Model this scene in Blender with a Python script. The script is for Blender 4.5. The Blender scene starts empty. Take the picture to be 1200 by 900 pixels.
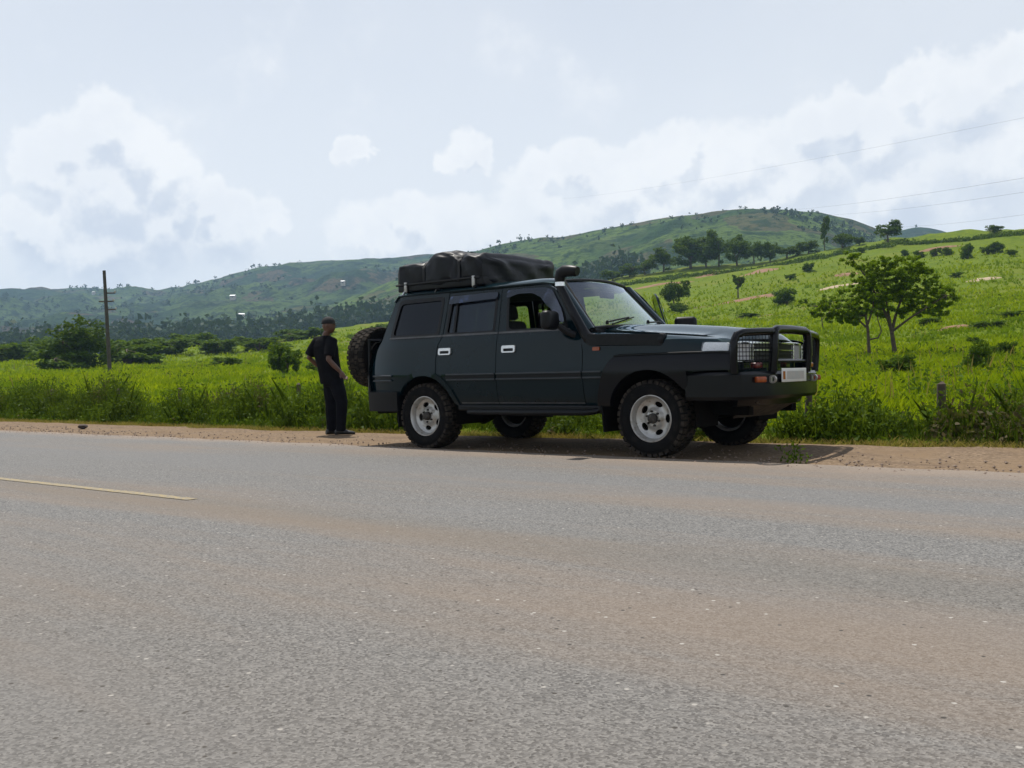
import bpy, bmesh, math, random
import numpy as np
from mathutils import Vector, Matrix
from mathutils.geometry import delaunay_2d_cdt

R = math.radians
SC = bpy.context.scene
COL = SC.collection

# ------------------------------------------------------------------ camera
S = 1.045
CAM = np.array([4.702, -7.860, .798]) * S
FPX, YAW, PIT, ROLL = 1165.0, .6743, -.0105, -.0209
_d = np.array([-math.sin(YAW) * math.cos(PIT), math.cos(YAW) * math.cos(PIT), math.sin(PIT)])
_r0 = np.array([math.cos(YAW), math.sin(YAW), 0.0])
_u0 = np.cross(_r0, _d)
_r = _r0 * math.cos(ROLL) + _u0 * math.sin(ROLL)
_u = _u0 * math.cos(ROLL) - _r0 * math.sin(ROLL)
cd = bpy.data.cameras.new('camera')
cd.sensor_width = 36.0
cd.lens = FPX / 1200.0 * 36.0
cd.clip_start = .05
cd.clip_end = 20000
cam = bpy.data.objects.new('camera', cd)
COL.objects.link(cam)
cam.matrix_world = Matrix(((_r[0], _u[0], -_d[0], CAM[0]), (_r[1], _u[1], -_d[1], CAM[1]),
                           (_r[2], _u[2], -_d[2], CAM[2]), (0, 0, 0, 1)))
SC.camera = cam


def ray(px, py):
    return _d + _r * (px - 600) / FPX - _u * (py - 450) / FPX


def PD(px, py, dist):
    v = ray(px, py)
    return CAM + v * (dist / math.hypot(v[0], v[1]))


# ------------------------------------------------------------------ sky, sun, exposure
SUN = Vector((-.36, .17, 1.0)).normalized()           # towards the sun
SUN_EL = math.asin(SUN.z)
SUN_AZ = math.atan2(SUN.x, SUN.y)
w = bpy.data.worlds.new('World')
SC.world = w
w.use_nodes = True
NT = w.node_tree
NT.nodes.clear()


def wn(t, **k):
    n = NT.nodes.new(t)
    for a, b in k.items():
        setattr(n, a, b)
    return n


def wl(a, b):
    NT.links.new(a, b)


def wmath(op, a, b=None, clamp=False):
    n = wn('ShaderNodeMath', operation=op)
    n.use_clamp = clamp
    for i, v in enumerate((a, b)):
        if v is None:
            continue
        if isinstance(v, (int, float)):
            n.inputs[i].default_value = v
        else:
            wl(v, n.inputs[i])
    return n.outputs[0]


sky = wn('ShaderNodeTexSky', sky_type='NISHITA')
sky.sun_disc = False
sky.sun_elevation = SUN_EL
sky.sun_rotation = SUN_AZ
sky.altitude = 1400
sky.air_density = 1.0
sky.dust_density = 3.0
sky.ozone_density = 1.0
tc = wn('ShaderNodeTexCoord')
DIR = tc.outputs['Generated']


def wnoise(vec, scale, detail, rough=.55):
    n = wn('ShaderNodeTexNoise')
    n.inputs['Scale'].default_value = scale
    n.inputs['Detail'].default_value = detail
    n.inputs['Roughness'].default_value = rough
    wl(vec, n.inputs['Vector'])
    return n.outputs['Fac']


def wadd(v):
    n = wn('ShaderNodeVectorMath', operation='ADD')
    wl(DIR, n.inputs[0])
    n.inputs[1].default_value = v
    return n.outputs[0]


# cumulus lumps (px, py, radius px): a sky as it hangs over this valley
LUMPS = [(118, 158, 50), (85, 180, 46), (150, 185, 60), (60, 205, 50), (185, 215, 60), (130, 230, 80), (215, 232, 46), (255, 240, 44), (290, 248, 36), (325, 255, 34),
         (200, 265, 80), (270, 275, 70), (60, 285, 55), (120, 290, 80), (30, 270, 40), (405, 183, 24), (420, 180, 18), (540, 182, 40), (518, 188, 26), (566, 186, 28),
         (480, 260, 50), (440, 290, 70), (520, 285, 80), (640, 205, 44), (680, 195, 52), (620, 245, 70), (720, 225, 70), (765, 200, 60), (800, 180, 46), (850, 205, 80), (770, 245, 90),
         (905, 175, 44), (950, 150, 46), (940, 215, 90), (1000, 140, 44), (1040, 165, 70), (1075, 100, 36), (1100, 85, 40), (1130, 130, 80), (1175, 85, 50), (1200, 60, 34), (1160, 190, 100), (1060, 235, 90),
         (1290, 110, 110), (1400, 180, 130), (1500, 120, 90), (-100, 220, 90), (-220, 270, 110), (-330, 220, 70), (620, 290, 90), (880, 250, 80)]


def cloud_field(off):
    v = DIR if off is None else wadd(off)
    # billow the lumps: warp the direction before measuring
    acc0 = v
    for scl, amt in ((6.0, .050), (19.0, .034), (52.0, .019), (130.0, .009)):
        nz_ = wn('ShaderNodeTexNoise')
        nz_.inputs['Scale'].default_value = scl
        nz_.inputs['Detail'].default_value = 3
        wl(v, nz_.inputs['Vector'])
        sb = wn('ShaderNodeVectorMath', operation='SUBTRACT')
        wl(nz_.outputs['Color'], sb.inputs[0])
        sb.inputs[1].default_value = (.5, .5, .5)
        sc_ = wn('ShaderNodeVectorMath', operation='SCALE')
        wl(sb.outputs[0], sc_.inputs[0])
        sc_.inputs['Scale'].default_value = amt
        ad = wn('ShaderNodeVectorMath', operation='ADD')
        wl(acc0, ad.inputs[0])
        wl(sc_.outputs[0], ad.inputs[1])
        acc0 = ad.outputs[0]
    acc = None
    for px, py, rr in LUMPS:
        c = ray(px, py)
        c = c / np.linalg.norm(c)
        n = wn('ShaderNodeVectorMath', operation='DISTANCE')
        wl(acc0, n.inputs[0])
        n.inputs[1].default_value = tuple(c)
        s = wmath('SUBTRACT', 1.0, wmath('MULTIPLY', n.outputs['Value'], FPX / rr), True)
        acc = s if acc is None else wmath('SMOOTH_MAX', acc, s)
        if acc is not s:
            acc.node.inputs[2].default_value = .10
    n1 = wnoise(v, 9.0, 10, .62)
    f = wmath('ADD', acc, wmath('MULTIPLY', wmath('SUBTRACT', n1, .5), .9))
    # the same broken cumulus goes on round the horizon
    sx = wn('ShaderNodeSeparateXYZ')
    wl(acc0, sx.inputs[0])
    g = wnoise(acc0, 4.0, 6, .6)
    low = wmath('MULTIPLY', wmath('SUBTRACT', .30, sx.outputs[2]), 1.2)
    gen = wmath('ADD', wmath('MULTIPLY', wmath('SUBTRACT', g, .66), 3.0), low)
    return wmath('MAXIMUM', f, gen)


f0 = cloud_field(None)
f1 = cloud_field(tuple(np.array([SUN.x, SUN.y, SUN.z]) * .024))


def wramp(v, a, b, lo=0.0, hi=1.0):
    n = wn('ShaderNodeMapRange', interpolation_type='SMOOTHSTEP')
    wl(v, n.inputs['Value'])
    n.inputs['From Min'].default_value = a
    n.inputs['From Max'].default_value = b
    n.inputs['To Min'].default_value = lo
    n.inputs['To Max'].default_value = hi
    return n.outputs['Result']


alpha = wramp(f0, .08, .38)
lit = wramp(wmath('SUBTRACT', f0, f1), -.16, .20)


def wmix(fac, a, b):
    n = wn('ShaderNodeMix', data_type='RGBA')
    for i, v in ((0, fac), (6, a), (7, b)):
        if isinstance(v, (int, float)):
            n.inputs[i].default_value = v
        elif isinstance(v, tuple):
            n.inputs[i].default_value = v + (1,)
        else:
            wl(v, n.inputs[i])
    return n.outputs[2]


SKYS = .103
sz0 = wn('ShaderNodeSeparateXYZ')
wl(DIR, sz0.inputs[0])
hazef = wramp(sz0.outputs[2], .0, .95, .90, .25)          # milky air: thick low down, thin overhead
veil = wmix(hazef, sky.outputs[0], (8.75, 9.05, 9.45))
thin = wmath('MULTIPLY', wmath('MULTIPLY', wramp(wnoise(DIR, 2.2, 6, .55), .35, .75), .5), hazef)
veil = wmix(thin, veil, (8.8, 9.0, 9.3))
veil = wmix(wramp(sz0.outputs[2], .0, .30, .85, .0), veil, (9.0, 9.15, 9.4))
shade_ = wmath('ADD', wmath('MULTIPLY', lit, .75), wmath('MULTIPLY', wramp(wnoise(DIR, 11.0, 7, .6), .40, .64), .25))
deep = wramp(f0, .25, .75)
ccol = wmix(shade_, wmix(deep, (8.2, 8.55, 9.1), (6.2, 6.75, 7.8)), (10.1, 10.1, 10.1))
final = wmix(wmath('MULTIPLY', alpha, wmath('ADD', .25, wmath('MULTIPLY', hazef, .58))), veil, ccol)
bg = wn('ShaderNodeBackground')
bg.inputs['Strength'].default_value = SKYS
wl(final, bg.inputs['Color'])
wo = wn('ShaderNodeOutputWorld')
wl(bg.outputs[0], wo.inputs['Surface'])
w.cycles.sampling_method = 'MANUAL'
w.cycles.sample_map_resolution = 512

sl = bpy.data.lights.new('sun', 'SUN')
sl.energy = 5.0
sl.angle = R(.6)
sl.color = (1.0, .95, .87)
so = bpy.data.objects.new('sun', sl)
COL.objects.link(so)
so.rotation_euler = SUN.to_track_quat('Z', 'Y').to_euler()
so.location = (0, 0, 60)

vs = SC.view_settings
vs.view_transform = 'Standard'
vs.look = 'None'
vs.exposure = 0.0
vs.gamma = 1.0
SC.render.engine = 'CYCLES'
SC.cycles.use_denoising = True
SC.cycles.denoiser = 'OPENIMAGEDENOISE'
SC.cycles.denoising_prefilter = 'ACCURATE'
SC.cycles.use_adaptive_sampling = False
SC.cycles.max_bounces = 8
SC.cycles.transparent_max_bounces = 16
SC.cycles.volume_bounces = 1
SC.cycles.sample_clamp_indirect = 6.0

# ------------------------------------------------------------------ materials
MATS = {}


class NB:
    def __init__(s, name):
        s.m = bpy.data.materials.new(name)
        s.m.use_nodes = True
        s.t = s.m.node_tree
        s.b = s.t.nodes['Principled BSDF']
        s.out = s.t.nodes['Material Output']
        MATS[name] = s.m

    def n(s, t, **k):
        x = s.t.nodes.new(t)
        for a, b in k.items():
            setattr(x, a, b)
        return x

    def l(s, a, b):
        s.t.links.new(a, b)

    def coord(s, scale=(1, 1, 1), kind='Object'):
        c = s.n('ShaderNodeTexCoord')
        mp = s.n('ShaderNodeMapping')
        mp.inputs['Scale'].default_value = scale
        s.l(c.outputs[kind], mp.inputs['Vector'])
        return mp.outputs[0]

    def geo(s, scale=(1, 1, 1)):
        c = s.n('ShaderNodeNewGeometry')
        mp = s.n('ShaderNodeMapping')
        mp.inputs['Scale'].default_value = scale
        s.l(c.outputs['Position'], mp.inputs['Vector'])
        return mp.outputs[0]

    def noise(s, vec, scale, detail=5, rough=.55):
        x = s.n('ShaderNodeTexNoise')
        x.inputs['Scale'].default_value = scale
        x.inputs['Detail'].default_value = detail
        x.inputs['Roughness'].default_value = rough
        s.l(vec, x.inputs['Vector'])
        return x.outputs['Fac']

    def ramp(s, v, a, b):
        x = s.n('ShaderNodeMapRange', interpolation_type='SMOOTHSTEP')
        s.l(v, x.inputs['Value'])
        x.inputs['From Min'].default_value = a
        x.inputs['From Max'].default_value = b
        return x.outputs['Result']

    def mix(s, fac, a, b, mode='MIX'):
        x = s.n('ShaderNodeMix', data_type='RGBA', blend_type=mode)
        for i, v in ((0, fac), (6, a), (7, b)):
            if isinstance(v, (int, float)):
                x.inputs[i].default_value = v
            elif isinstance(v, tuple):
                x.inputs[i].default_value = v + (1,)
            else:
                s.l(v, x.inputs[i])
        return x.outputs[2]

    def math(s, op, a, b=0.0):
        x = s.n('ShaderNodeMath', operation=op)
        for i, v in enumerate((a, b)):
            if isinstance(v, (int, float)):
                x.inputs[i].default_value = v
            else:
                s.l(v, x.inputs[i])
        return x.outputs[0]

    def bump(s, h, strength=.3, dist=.01):
        x = s.n('ShaderNodeBump')
        x.inputs['Strength'].default_value = strength
        x.inputs['Distance'].default_value = dist
        s.l(h, x.inputs['Height'])
        s.l(x.outputs[0], s.b.inputs['Normal'])

    def base(s, c):
        if isinstance(c, tuple):
            s.b.inputs['Base Color'].default_value = c + (1,)
        else:
            s.l(c, s.b.inputs['Base Color'])

    def set(s, **k):
        for a, v in k.items():
            s.b.inputs[a.replace('_', ' ')].default_value = v


def simple(name, c1, c2=None, scale=6, rough=.6, metal=0.0, bump=0.0, bscale=60, coat=0.0, spec=.5):
    b = NB(name)
    v = b.coord()
    if c2 is None:
        c2 = tuple(x * .75 for x in c1)
    n = b.noise(v, scale, 6, .6)
    b.base(b.mix(b.ramp(n, .35, .65), c1, c2))
    b.set(Roughness=rough, Metallic=metal, Coat_Weight=coat, Coat_Roughness=.06, Specular_IOR_Level=spec)
    if bump:
        b.bump(b.noise(v, bscale, 4), bump, .01)
    return b.m


def leafmat(name, c1, c2, c3, trans=.35, pscale=.25):
    b = NB(name)
    g = b.n('ShaderNodeNewGeometry')
    rnd = g.outputs['Random Per Island']
    col = b.mix(rnd, c1, c2)
    p = b.noise(b.geo(), pscale, 4)
    col = b.mix(b.ramp(p, .45, .65), col, c3)
    d = b.n('ShaderNodeBsdfPrincipled')
    d.inputs['Roughness'].default_value = .55
    d.inputs['Specular IOR Level'].default_value = .06
    b.l(col, d.inputs['Base Color'])
    t = b.n('ShaderNodeBsdfTranslucent')
    tcol = b.mix(.5, col, (.16, .22, .01))
    b.l(tcol, t.inputs['Color'])
    mx = b.n('ShaderNodeMixShader')
    mx.inputs[0].default_value = trans
    b.l(d.outputs[0], mx.inputs[1])
    b.l(t.outputs[0], mx.inputs[2])
    b.l(mx.outputs[0], b.out.inputs['Surface'])
    return b.m


# --- asphalt
b = NB('asphalt')
p = b.geo()
fine = b.n('ShaderNodeTexVoronoi')
fine.inputs['Scale'].default_value = 125
b.l(p, fine.inputs['Vector'])
sep = b.n('ShaderNodeSeparateColor')
b.l(fine.outputs['Color'], sep.inputs[0])
stone = b.mix(sep.outputs[0], (.018, .018, .018), (.295, .282, .262))
n2 = b.noise(p, 60, 3)
stone = b.mix(b.math('MULTIPLY', b.ramp(n2, .3, .7), .5), stone, (.145, .143, .139))
streak = b.noise(b.geo((.10, .75, 1)), 1.0, 5, .6)
big = b.noise(b.geo((.25, .6, 1)), .9, 4)
dust = b.math('MULTIPLY', b.ramp(streak, .42, .66), .55)
colr = b.mix(.30, stone, (.120, .120, .119))
colr = b.mix(dust, colr, (.205, .152, .108))
colr = b.mix(b.math('MULTIPLY', b.ramp(big, .5, .75), .35), colr, (.165, .165, .165))
chip = b.n('ShaderNodeTexVoronoi')
chip.inputs['Scale'].default_value = 21
b.l(p, chip.inputs['Vector'])
sepc = b.n('ShaderNodeSeparateColor')
b.l(chip.outputs['Color'], sepc.inputs[0])
cm = b.math('MULTIPLY', b.math('SUBTRACT', 1.0, b.ramp(chip.outputs['Distance'], .10, .20)), b.ramp(sepc.outputs[0], .72, .76))
colr = b.mix(cm, colr, b.mix(b.ramp(sepc.outputs[1], .45, .55), (.04, .037, .033), (.36, .34, .31)))
# the worn centre joint and a dustier near lane, running with the road
sy0 = b.n('ShaderNodeSeparateXYZ')
b.l(p, sy0.inputs[0])
wy = b.math('ADD', sy0.outputs[1], b.math('MULTIPLY', b.noise(b.geo((.35, 1, 1)), .9, 4), .5))
joint = b.math('MULTIPLY', b.ramp(wy, -4.55, -4.15), b.math('SUBTRACT', 1.0, b.ramp(wy, -4.05, -3.55)))
colr = b.mix(b.math('MULTIPLY', joint, .30), colr, (.125, .105, .080))
track = b.math('MULTIPLY', b.ramp(wy, -2.6, -2.1), b.math('SUBTRACT', 1.0, b.ramp(wy, -1.6, -1.1)))
colr = b.mix(b.math('MULTIPLY', track, .30), colr, (.15, .15, .15))
neard = b.math('SUBTRACT', 1.0, b.ramp(wy, -6.4, -5.0))
colr = b.mix(b.math('MULTIPLY', neard, .20), colr, (.155, .125, .095))
# dust washed in along the crumbling edge
sy = b.n('ShaderNodeSeparateXYZ')
b.l(p, sy.inputs[0])
edge = b.ramp(b.math('ADD', sy.outputs[1], b.math('MULTIPLY', b.noise(p, 1.3, 5), .9)), -.25, .75)
colr = b.mix(b.math('MULTIPLY', edge, .75), colr, (.27, .205, .15))
# fine transverse and lengthwise cracks
cr = b.n('ShaderNodeTexVoronoi', feature='DISTANCE_TO_EDGE')
cr.inputs['Scale'].default_value = .33
wob = b.n('ShaderNodeVectorMath', operation='ADD')
nz = b.n('ShaderNodeTexNoise')
nz.inputs['Scale'].default_value = 2.0
nz.inputs['Detail'].default_value = 5
b.l(p, nz.inputs['Vector'])
b.l(p, wob.inputs[0])
b.l(nz.outputs['Color'], wob.inputs[1])
b.l(wob.outputs[0], cr.inputs['Vector'])
crack = b.math('SUBTRACT', 1.0, b.ramp(cr.outputs['Distance'], .0, .0035))
crack = b.math('MULTIPLY', crack, b.ramp(b.noise(p, .5, 3), .60, .68))
colr = b.mix(b.math('MULTIPLY', crack, .22), colr, (.05, .048, .045))
b.base(colr)
b.set(Roughness=.85, Specular_IOR_Level=.25)
b.bump(fine.outputs['Distance'], .6, .004)

# --- road paint
b = NB('yellow_paint')
p = b.geo()
wear = b.ramp(b.noise(p, 24, 7, .8), .36, .56)
b.base(b.mix(wear, (.36, .265, .095), (.19, .165, .125)))
b.set(Roughness=.8)

# --- gravel
b = NB('gravel')
p = b.geo()
v = b.n('ShaderNodeTexVoronoi')
v.inputs['Scale'].default_value = 42
b.l(p, v.inputs['Vector'])
sep = b.n('ShaderNodeSeparateColor')
b.l(v.outputs['Color'], sep.inputs[0])
c = b.mix(sep.outputs[0], (.105, .074, .048), (.25, .18, .118))
c = b.mix(b.ramp(b.noise(p, 1.1, 6), .42, .66), c, (.19, .132, .080))
c = b.mix(b.math('MULTIPLY', b.ramp(b.noise(b.geo((.4, 1.2, 1)), 2.3, 5), .5, .7), .6), c, (.13, .09, .06))
b.base(c)
b.set(Roughness=.95, Specular_IOR_Level=.15)
b.bump(b.math('ADD', v.outputs['Distance'], b.noise(p, 12, 5)), .6, .012)

simple('stone', (.14, .10, .075), (.24, .18, .14), 30, .9, bump=.3)
simple('trim_highlight', (.035, .042, .050), (.028, .034, .040), 9, .4)  # greyer than the body paint: highlight on the trim ribs put into the colour
simple('dull_metal', (.10, .10, .105), (.07, .07, .07), 9, .5, .5)
simple('dark_stone', (.02, .014, .012), (.045, .03, .025), 9, .9, bump=.3)

# --- pasture soil / turf
b = NB('turf')
p = b.geo()
n1 = b.noise(p, .055, 6, .6)
n2 = b.noise(p, .35, 6, .6)
n3 = b.noise(p, 3.0, 6, .65)
n6 = b.noise(p, 1.1, 6, .7)
c = b.mix(b.ramp(n3, .35, .65), (.068, .112, .002), (.135, .175, .004))
c = b.mix(b.math('MULTIPLY', b.ramp(n6, .52, .66), .7), c, (.046, .080, .003))
c = b.mix(b.math('MULTIPLY', b.ramp(n2, .45, .70), .75), c, (.062, .105, .004))
c = b.mix(b.math('MULTIPLY', b.ramp(n1, .50, .66), .6), c, (.135, .150, .012))
n4 = b.noise(p, .075, 7, .68)
c = b.mix(b.math('MULTIPLY', b.ramp(n4, .60, .68), .75), c, (.15, .10, .05))
b.base(c)
b.set(Roughness=.9, Specular_IOR_Level=.1)
b.bump(n3, .6, .15)

simple('soil', (.24, .13, .07), (.17, .095, .05), 1.2, .95, bump=.4, bscale=9)
simple('pale_earth', (.42, .33, .22), (.33, .25, .16), 1.2, .95, bump=.4, bscale=9)

# --- far hills
for nm, ca, cb, cc, cdk in (('hill_green', (.030, .066, .014), (.090, .138, .026), (.014, .036, .010), (.085, .060, .040)),
                            ('hill_far', (.018, .042, .018), (.070, .110, .030), (.008, .022, .012), (.090, .058, .044))):
    b = NB(nm)
    p = b.geo()
    v = b.n('ShaderNodeTexVoronoi')
    v.inputs['Scale'].default_value = .021
    wv = b.n('ShaderNodeVectorMath', operation='ADD')
    nz = b.n('ShaderNodeTexNoise')
    nz.inputs['Scale'].default_value = .02
    nz.inputs['Detail'].default_value = 4
    b.l(p, nz.inputs['Vector'])
    sc = b.n('ShaderNodeVectorMath', operation='SCALE')
    sc.inputs['Scale'].default_value = 60
    b.l(nz.outputs['Color'], sc.inputs[0])
    b.l(p, wv.inputs[0])
    b.l(sc.outputs[0], wv.inputs[1])
    b.l(wv.outputs[0], v.inputs['Vector'])
    sep = b.n('ShaderNodeSeparateColor')
    b.l(v.outputs['Color'], sep.inputs[0])
    n1 = b.noise(p, .006, 7, .62)
    n2 = b.noise(p, .05, 6, .65)
    c = b.mix(b.ramp(n1, .38, .62), ca, cb)
    c = b.mix(b.math('MULTIPLY', b.ramp(sep.outputs[0], .50, .75), .7), c, cb)
    c = b.mix(b.math('MULTIPLY', b.ramp(sep.outputs[1], .74, .88), .75), c, cdk)
    c = b.mix(b.math('MULTIPLY', b.ramp(n2, .48, .60), .9), c, cc)
    n5 = b.noise(p, .16, 5, .7)
    c = b.mix(b.math('MULTIPLY', b.ramp(n5, .52, .60), .75), c, cc)
    b.base(c)
    b.set(Roughness=.95, Specular_IOR_Level=.05)
    b.bump(b.math('ADD', n2, b.math('MULTIPLY', n5, .5)), 1.0, 9.0)

# --- foliage
leafmat('leaf_acacia', (.085, .165, .004), (.190, .280, .008), (.13, .22, .006), .5)
leafmat('leaf_dark', (.032, .070, .008), (.075, .130, .012), (.052, .10, .010), .32)
leafmat('leaf_bush', (.036, .082, .006), (.085, .145, .010), (.060, .115, .008), .35)
leafmat('leaf_weed', (.022, .060, .004), (.105, .165, .010), (.050, .085, .010), .35, .8)
leafmat('leaf_weed_brown', (.10, .075, .035), (.055, .06, .02), (.085, .07, .03), .25, .8)
leafmat('grass_pasture', (.20, .31, .002), (.44, .50, .004), (.14, .235, .003), .50, .11)
leafmat('grass_dry', (.42, .31, .10), (.22, .20, .04), (.34, .24, .07), .35, .9)
leafmat('leaf_far', (.010, .028, .010), (.024, .050, .014), (.016, .036, .012), .1, .01)
simple('bark', (.10, .075, .05), (.055, .04, .028), 14, .9, bump=.5, bscale=40)
simple('old_wood', (.085, .060, .042), (.045, .033, .025), 10, .9, bump=.5, bscale=40)
simple('pole_wood', (.075, .060, .050), (.05, .04, .034), 4, .85)
simple('wire', (.05, .05, .055), rough=.5)
simple('porcelain', (.35, .33, .30), rough=.3)
simple('house_wall', (.50, .45, .38), (.40, .35, .30), 2, .8)
simple('house_roof', (.62, .63, .64), (.45, .46, .48), 2, .45, .4)
simple('house_dark', (.03, .03, .035), rough=.5)

# --- vehicle
b = NB('paint')
p = b.coord()
dirt = b.math('MULTIPLY', b.ramp(b.noise(p, 5, 6, .65), .45, .75), .10)
b.base(b.mix(dirt, (.0016, .0085, .0110), (.024, .021, .017)))
b.set(Roughness=.35, Metallic=.0, Coat_Weight=1.0, Coat_Roughness=.03, Specular_IOR_Level=.02)
b.b.inputs['Coat Tint'].default_value = (.58, .90, 1.0, 1)
b.b.inputs['Coat IOR'].default_value = 1.33
b.bump(b.noise(p, 1.3, 2), .05, .02)
simple('plastic', (.0038, .0042, .0055), (.007, .007, .008), 20, .4, spec=.22)
simple('bar_black', (.0025, .003, .0045), (.0045, .0045, .0055), 14, .24, spec=.22)
simple('underbody', (.003, .003, .003), (.006, .005, .004), 8, .9, spec=.1)
simple('seat_cloth', (.012, .012, .013), (.02, .02, .021), 20, .9)
simple('trim_dark', (.010, .010, .011), rough=.7)
b = NB('rubber')
p = b.coord()
b.base(b.mix(b.ramp(b.noise(p, 9, 6, .6), .45, .75), (.0055, .0055, .006), (.016, .014, .012)))
b.set(Roughness=.85, Specular_IOR_Level=.12)
b.bump(b.noise(p, 120, 3), .2, .003)
simple('tread_dusty', (.012, .011, .010), (.045, .037, .030), 14, .95, spec=.1)
b = NB('wheel_steel')
p = b.coord()
b.base(b.mix(b.ramp(b.noise(p, 16, 6, .65), .48, .72), (.42, .41, .39), (.22, .19, .15)))
b.set(Roughness=.38, Metallic=.6)
simple('hub_dark', (.02, .018, .016), (.06, .05, .04), 40, .6, .4)
simple('chrome', (.75, .75, .76), (.6, .6, .6), 30, .15, 1.0)
simple('handle_white', (.72, .72, .72), (.6, .6, .6), 30, .25, .7)
simple('amber', (.30, .065, .010), (.24, .045, .008), 30, .25)
simple('red_lamp', (.10, .006, .006), (.08, .005, .005), 30, .3)
simple('plate_white', (.62, .62, .60), (.56, .56, .55), 6, .4)
simple('plate_grey', (.33, .35, .36), (.40, .38, .36), 9, .5)
simple('lens_back', (.92, .92, .93), (.80, .81, .82), 60, .25, .0)
b = NB('tent_cover')
p = b.coord()
b.base(b.mix(b.ramp(b.noise(p, 7, 6, .6), .4, .7), (.0028, .0034, .0058), (.006, .007, .011)))
b.set(Roughness=.45, Specular_IOR_Level=.25)
b.bump(b.noise(p, 9, 4, .5), .25, .02)
simple('strap', (.008, .008, .009), rough=.7)
simple('skid_brown', (.10, .075, .05), (.05, .04, .03), 12, .9)


def glass(name, tint, refl=1.0, dust=.012):
    b = NB(name)
    tr = b.n('ShaderNodeBsdfTransparent')
    tr.inputs[0].default_value = tint + (1,)
    gl = b.n('ShaderNodeBsdfGlossy')
    gl.inputs['Roughness'].default_value = .02
    gl.inputs['Color'].default_value = (.80, .88, 1.0, 1)
    fr = b.n('ShaderNodeFresnel')
    fr.inputs['IOR'].default_value = 1.5
    fac = b.math('MINIMUM', b.math('MULTIPLY', fr.outputs[0], refl), 1.0)
    n = b.noise(b.coord(), 3, 5)
    dd = b.n('ShaderNodeBsdfDiffuse')
    dd.inputs[0].default_value = (.35, .34, .32, 1)
    m0 = b.n('ShaderNodeMixShader')
    b.l(b.math('MULTIPLY', b.ramp(n, .3, .8), dust), m0.inputs[0])
    b.l(tr.outputs[0], m0.inputs[1])
    b.l(dd.outputs[0], m0.inputs[2])
    mx = b.n('ShaderNodeMixShader')
    b.l(fac, mx.inputs[0])
    b.l(m0.outputs[0], mx.inputs[1])
    b.l(gl.outputs[0], mx.inputs[2])
    b.l(mx.outputs[0], b.out.inputs['Surface'])
    return b.m


glass('glass_clear', (.72, .80, .76))
glass('glass_windscreen', (.70, .80, .76), 1.8, .16)  # heavy dust value puts the pale sky reflection into the glass colour
glass('glass_tint', (.03, .04, .06), .6)
glass('glass_mid', (.20, .22, .23), .6)
glass('visor_smoke', (.38, .38, .42), 1.4)
glass('lens', (.97, .97, .97), .7, .0)

# --- person
simple('shirt_black', (.0035, .0035, .0048), (.007, .007, .009), 9, .9, spec=.1, bump=.4, bscale=14)
simple('trouser_black', (.0035, .0038, .006), (.007, .0075, .011), 9, .9, spec=.1, bump=.4, bscale=14)
simple('skin', (.115, .055, .034), (.090, .043, .026), 20, .5)
simple('shoe_black', (.008, .008, .009), (.014, .013, .012), 20, .45)
simple('cap_black', (.008, .008, .010), rough=.85)
simple('eye_white', (.6, .58, .55), rough=.3)


# ------------------------------------------------------------------ mesh helpers
def vnoise(x, y, seed=0):
    xi = np.floor(x).astype(np.int64)
    yi = np.floor(y).astype(np.int64)
    xf = x - xi
    yf = y - yi
    u = xf * xf * (3 - 2 * xf)
    v = yf * yf * (3 - 2 * yf)

    def h(a, c):
        n = (a * 374761393 + c * 668265263 + seed * 1442695041) & 0x7fffffff
        n = ((n ^ (n >> 13)) * 1274126177) & 0x7fffffff
        return (n ^ (n >> 16)) / 0x7fffffff * 2 - 1
    return (h(xi, yi) * (1 - u) + h(xi + 1, yi) * u) * (1 - v) + (h(xi, yi + 1) * (1 - u) + h(xi + 1, yi + 1) * u) * v


def fbm(x, y, oct=4, seed=0):
    x = np.asarray(x, float)
    y = np.asarray(y, float)
    t = np.zeros(np.broadcast(x, y).shape)
    a = 1.0
    for i in range(oct):
        t = t + a * vnoise(x, y, seed + i * 17)
        x = x * 2.03
        y = y * 2.03
        a *= .5
    return t


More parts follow.
